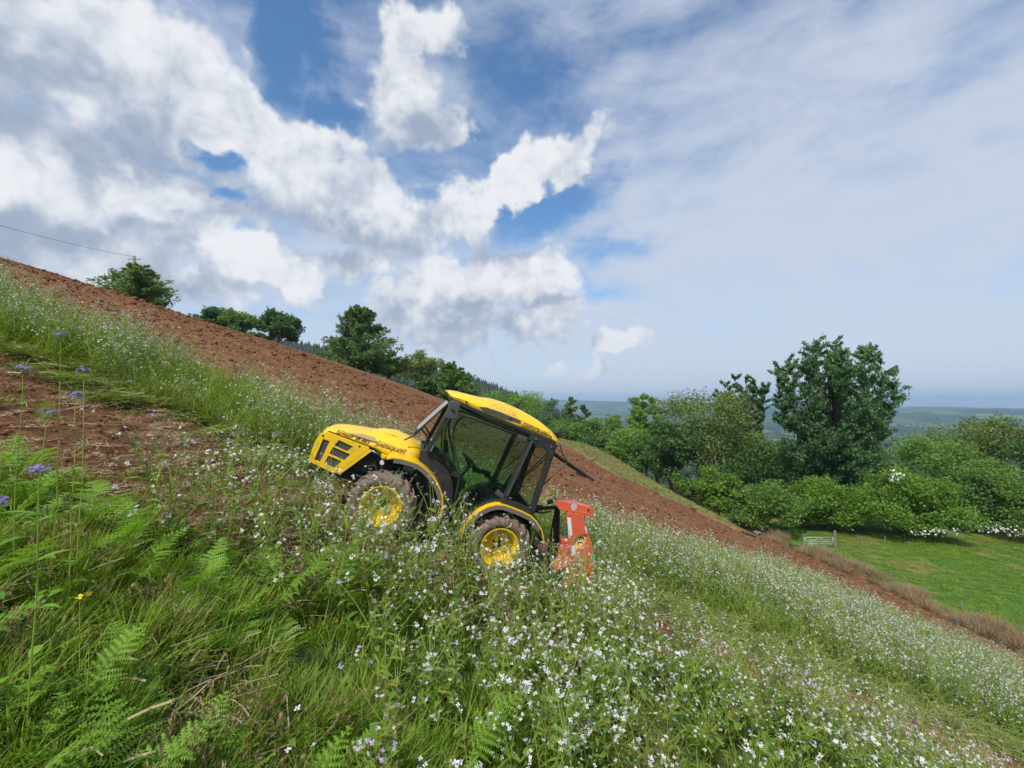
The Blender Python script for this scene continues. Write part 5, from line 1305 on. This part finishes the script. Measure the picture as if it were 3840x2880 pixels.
# a few plants reaching up against the wheels
P = np.concatenate([np.stack([-2.7 + 3.7 * rv.uniform(size=135) ** 1.35, rv.uniform(3.3, 4.95, 135)], 1), np.array([(-1.75, 4.15), (-1.45, 4.3), (-1.2, 4.2), (-.95, 4.45), (-.7, 4.4), (-.55, 4.6), (-.35, 4.3), (-.15, 4.55), (.1, 4.75), (-1.6, 4.45), (-1.9, 4.4), (-.8, 4.7), (-.45, 4.85), (-.25, 4.9), (.3, 4.9), (.5, 5.1), (-2.1, 4.5), (-2.3, 4.3), (.7, 5.5), (.95, 5.6), (1.2, 5.8)]), np.stack([rv.uniform(.25, 1.5, 22), rv.uniform(4.7, 5.4, 22)], 1)]); P = P[off_tractor(P, .03)]
put('wheel_flowers', 'lilac and white flowers standing up against the tractor wheels', [radish(170 + i, h=.86, branches=7, flowers=2.6, fsize=.0145) for i in range(4)], P, rv, .85, 1.22)
# grass ---------------------------------------------------------------
green_t = [tuft(300 + i, n=50, h=.15 + .05 * (i % 3), spread=.11, w=.0042, bend=.75) for i in range(5)]
lush_t = [tuft(330 + i, n=64, h=.27, spread=.12, w=.0045, bend=.55, lean=(.35, -.1, 0)) for i in range(4)]
seed_t = [tuft(360 + i, n=30, h=.24, spread=.12, w=.0035, bend=.7, seedheads=9) for i in range(4)]
P = spots(6500, -6.5, 9.5, .5, 7.0, rv); P = P[infan(P) & (P[:, 1] < strip_near(P[:, 0]) + .1) & off_tractor(P)]
P = P[(dens(P, 1.3, 74) > np.where(P[:, 0] < .3, .50, .47)) & ~((P[:, 0] > 1.6) & (P[:, 1] > strip_near(P[:, 0]) - .5))]
put('meadow_turf', 'short green grass of the foreground', green_t, P, rv, .6, 1.2)
P = spots(2600, -5.5, 1.2, .5, 4.2, rv); P = P[infan(P) & (P[:, 1] < strip_near(P[:, 0]) - .2)]
P = P[(dens(P, .9, 75) > .60)]
put('lush_grass', 'long lush grass clumps at the lower left', lush_t, P, rv, .6, 1.1, tilt=.2)
P = spots(1100, -4.5, 1.2, .5, 3.2, rv); P = P[infan(P) & (dens(P, 1.2, 76) > .56)]
put('seeding_grass', 'tan seed heads of grass in the lower left foreground', seed_t, P, rv, .6, 1.0, tilt=.2)
P = spots(4200, -16, 10, 3.0, 8.2, rv); P = P[infan(P) & (P[:, 1] > strip_near(P[:, 0]) - .6) & (P[:, 1] < strip_far(P[:, 0]) + .5) & (dens(P, .9, 77) > np.where(P[:, 0] > 1.2, .62, .50))]
put('strip_weeds', 'thin green weeds on the tilled strip', green_t, P, rv, .35, .8)
# cut and flattened stems along the far side of the tilled strip
cut_t = [litter(400 + i, n=70, R_=.30, L_=.42, matn='cut_grass', w=.0035, lift=.10) for i in range(4)]
P = spots(1500, -14, 12, 5.6, 8.4, rv); P = P[infan(P) & (np.abs(P[:, 1] - strip_far(P[:, 0])) < .75) & off_tractor(P, .05) & (dens(P, .8, 78) > .40)]
put('flattened_stems', 'pale flattened stems along the edge of the tilled strip', cut_t, P, rv, .7, 1.3)
straw_t = [litter(420 + i, n=70) for i in range(4)]
P = spots(4600, -14, 10, .6, 8.0, rv); st = (P[:, 1] > strip_near(P[:, 0]) - .3) & (P[:, 1] < strip_far(P[:, 0]) + .2)
P = P[infan(P) & ((st & (rv.uniform(size=len(P)) < .45)) | (dens(P, 1.0, 79) > np.where(P[:, 0] < .5, .49, .57)))]
put('straw_litter', 'dry straw littered over the tilled strip and foreground', straw_t, P, rv, .6, 1.3, dz=.008)
# soil clods ------------------------------------------------------------
cl = [clod(500 + i) for i in range(5)]
P = spots(26000, -40, 35, 9.5, 60, rv); P = P[infan(P) & (P[:, 1] > band_far(P[:, 0]) - .4) & (rv.uniform(size=len(P)) < np.clip(14 / P[:, 1], .1, 1)) & (P[:, 0] < np.where(P[:, 1] > 45, np.minimum(grass_edge(P[:, 1]), 35), 35))]
n = len(P); scatter('soil_clods', 'loose clods lying on the ploughed field', cl, np.stack([P[:, 0], P[:, 1], H(P[:, 0], P[:, 1]) - .06 + clods(P[:, 0], P[:, 1])], 1), np.stack([rv.normal(0, .4, n), rv.normal(0, .4, n), rv.uniform(0, 6.28, n)], 1), np.exp(rv.normal(-3.2, .5, n)) * np.clip(P[:, 1] / 22, .8, 2.0), rv.integers(0, 5, n))
P = spots(3500, -13, 11, 3.4, 7.8, rv); P = P[infan(P) & (P[:, 1] > strip_near(P[:, 0])) & (P[:, 1] < strip_far(P[:, 0]))]
n = len(P); scatter('strip_clods', 'crumbled soil on the tilled strip', cl, np.stack([P[:, 0], P[:, 1], ground(P)], 1), np.stack([rv.normal(0, .4, n), rv.normal(0, .4, n), rv.uniform(0, 6.28, n)], 1), np.exp(rv.normal(-3.7, .45, n)), rv.integers(0, 5, n))
# dry grass along the fence bank and rough grass of the meadow -----------
dry_t = [tuft(540 + i, n=70, h=1.25, spread=.32, w=.012, matn='dry_grass', bend=.9) for i in range(4)]
P = np.stack([FENCE_X - .2 + rv.normal(0, .7, 2400), 22 + 60 * rv.uniform(size=2400) ** 1.2], 1); P = P[(dens(P, .30, 80) > .47)]
z = np.where(P[:, 0] < FENCE_X, H(P[:, 0], P[:, 1]) - .1, zmead(P[:, 0], P[:, 1]))
put('dry_bank_grass', 'dead brown grass along the fence bank', dry_t, P, rv, .7, 1.3, z=z)
P = np.stack([FENCE_X + .3 + rv.normal(0, .7, 1100), 22 + 45 * rv.uniform(size=1100)], 1); P = P[(dens(P, .30, 80) < .56)]
put('bank_grass', 'green grass at the meadow side of the fence bank', band_t, P, rv, .8, 1.4, z=np.where(P[:, 0] < FENCE_X, H(P[:, 0], P[:, 1]) - .1, zmead(P[:, 0], P[:, 1])))
mead_t = [tuft(560 + i, n=36, h=.30, spread=.35, w=.014, bend=.9) for i in range(4)]
P = spots(9000, FENCE_X + .5, 92, 24, 66, rv); P = P[infan(P, -2, 1.4)]
put('meadow_tufts', 'grass tufts of the green meadow', mead_t, P, rv, .5, 1.2, z=zmead(P[:, 0], P[:, 1]))
P = spots(6500, 0, 30, 46, 112, rv); P = P[(P[:, 0] > grass_edge(P[:, 1]) + .4) & (P[:, 0] < 25 + .12 * (P[:, 1] - 60))]
head_t = [tuft(580 + i, n=30, h=.35, spread=.4, w=.018, matn='dry_grass' if i == 0 else 'cut_grass', bend=.9) for i in range(3)]
put('headland_tufts', 'tawny grass tufts of the headland beyond the ploughing', head_t, P, rv, .6, 1.2, z=H(P[:, 0], P[:, 1]) + .08)

# ------------------------------------------------------------------ bracken, picked out one by one
split_f = [fern(600 + i, L_=.44 + .05 * (i % 3)) for i in range(6)]
FP = []
for q in spots(700, -4.2, .5, 1.0, 4.0, rv):
    if not (-1.3 < q[0] / q[1] < -.12) or q[1] > strip_near(q[0]) - .1: continue
    if fbm(np.array([q[0] * 1.1]), np.array([q[1] * 1.1]), 2, 81)[0] < .47: continue
    if all((q[0] - p_[0]) ** 2 + (q[1] - p_[1]) ** 2 > .04 for p_ in FP): FP.append(q)
FP = FP[:80]
for i, q in enumerate(FP):
    e_ = empty('bracken_fern', (q[0], q[1], float(zhill(np.array([q[0]]), np.array([q[1]]))[0]))); s_ = rv.uniform(.6, 1.0); e_.scale = (s_,) * 3; e_.rotation_euler = (rv.normal() * .1, rv.normal() * .1, rv.uniform(0, 6.28))
    tag(e_, 'bright green bracken fern in the left foreground', 'fern', 'bracken ferns of the left foreground'); 
    for a, b_ in split_f[i % 6]: link(bpy.data.objects.new('stalk', b_), link(bpy.data.objects.new('frond', a), e_))
# purple phacelia by the tilled strip, left
def phacelia(name, label, px, py, y, tall):
    d = pxd(px, y); zt = topz(py, y); zb = float(zhill(np.array([d]), np.array([y]))[0]); r = np.random.default_rng(int(px * 7 + py)); h = zt - zb
    e_ = empty(name, (d, y, zb)); tag(e_, label, 'wildflower')
    st = LB(); pts = curve((0, 0, -.03), (0.02, 0, 1), h + .03, .03, r, 7); off = pts[-1] - np.array([0, 0, h]); pts = pts - off * np.linspace(0, 1, 7)[:, None]; st.stem(pts, .0045, .0022, 0, 4)
    for k in range(9):
        f = r.uniform(.12, .9); i = int(f * 6); ba = r.uniform(0, 6.28); leafblade(st, pts[i], (math.cos(ba), math.sin(ba), .4), r.uniform(.06, .14), r.uniform(.02, .04), 1, r)
    link(bpy.data.objects.new('stem', st.mesh('stem', ['radish_stem', 'fern_leaf'])), e_)
    fl = LB()
    for k in range(34):
        an = r.uniform(0, 6.28); rad = .030 * math.sqrt(r.uniform()); c_ = np.array([rad * math.cos(an) * 1.2, rad * math.sin(an), h + r.normal() * .008 - rad * .25]); flower(fl, c_, (math.cos(an) * .6, math.sin(an) * .6, 1), .011, 0, r)
    link(bpy.data.objects.new('flower_head', fl.mesh('flower_head', ['phacelia_petal'])), e_)
phacelia('phacelia', 'purple phacelia flower highest on the left, against the flower band', 58, 333, 2.6, 1)
phacelia('phacelia', 'purple phacelia flower at the left over the tilled strip', 22, 367, 2.5, 1)
phacelia('phacelia', 'purple phacelia flower right of the others over the tilled strip', 83, 369, 2.6, 1)
phacelia('phacelia', 'faded purple phacelia flower lower over the tilled strip', 75, 393, 2.4, 1)
phacelia('phacelia', 'small purple phacelia flower low on the dark stem', 49, 410, 2.3, 1)
phacelia('phacelia', 'large close purple phacelia flower above the bracken', 42, 467, 1.75, 1)
phacelia('phacelia', 'purple phacelia flower cut off by the left edge', 2, 500, 1.6, 1)
# two buttercups
for i, (px, py) in enumerate(((88, 597), (97, 594))):
    y = 1.9; d = pxd(px, y); zt = topz(py, y); zb = float(zhill(np.array([d]), np.array([y]))[0]); r = np.random.default_rng(i)
    e_ = empty('buttercup', (d, y, zb)); tag(e_, 'left of the two yellow buttercups in the grass' if i == 0 else 'right of the two yellow buttercups in the grass', 'wildflower')
    st = LB(); st.stem(np.array([(0, 0, 0), (.01, 0, (zt - zb) * .5), (0, 0, zt - zb)]), .002, .0015, 0); link(bpy.data.objects.new('stem', st.mesh('stem', ['radish_stem'])), e_)
    fl = LB(); flower(fl, np.array([0, 0, zt - zb]), (0, -.4, 1), .014, 0, r); flower(fl, np.array([0, 0, zt - zb + .001]), (0, -.4, 1), .013, 0, r); link(bpy.data.objects.new('petals', fl.mesh('petals', ['buttercup_petal'])), e_)

# ------------------------------------------------------------------ haze in the valley air
hm = bpy.data.materials.new('haze'); hm.use_nodes = True; hm.node_tree.nodes.clear(); MATS['haze'] = hm
pv = hm.node_tree.nodes.new('ShaderNodeVolumePrincipled'); pv.inputs['Color'].default_value = (.52, .74, 1.0, 1); pv.inputs['Density'].default_value = 1.15e-4; pv.inputs['Anisotropy'].default_value = .1
ho = hm.node_tree.nodes.new('ShaderNodeOutputMaterial'); hm.node_tree.links.new(pv.outputs[0], ho.inputs['Volume'])
hb = MB(); hb.box((0, 0, (-193 + 210) / 2), (34000, 34000, 403)); hz_ = hb.build('haze', 'haze', fix=True); tag(hz_, 'thin blue summer haze over the valley', kind='stuff')
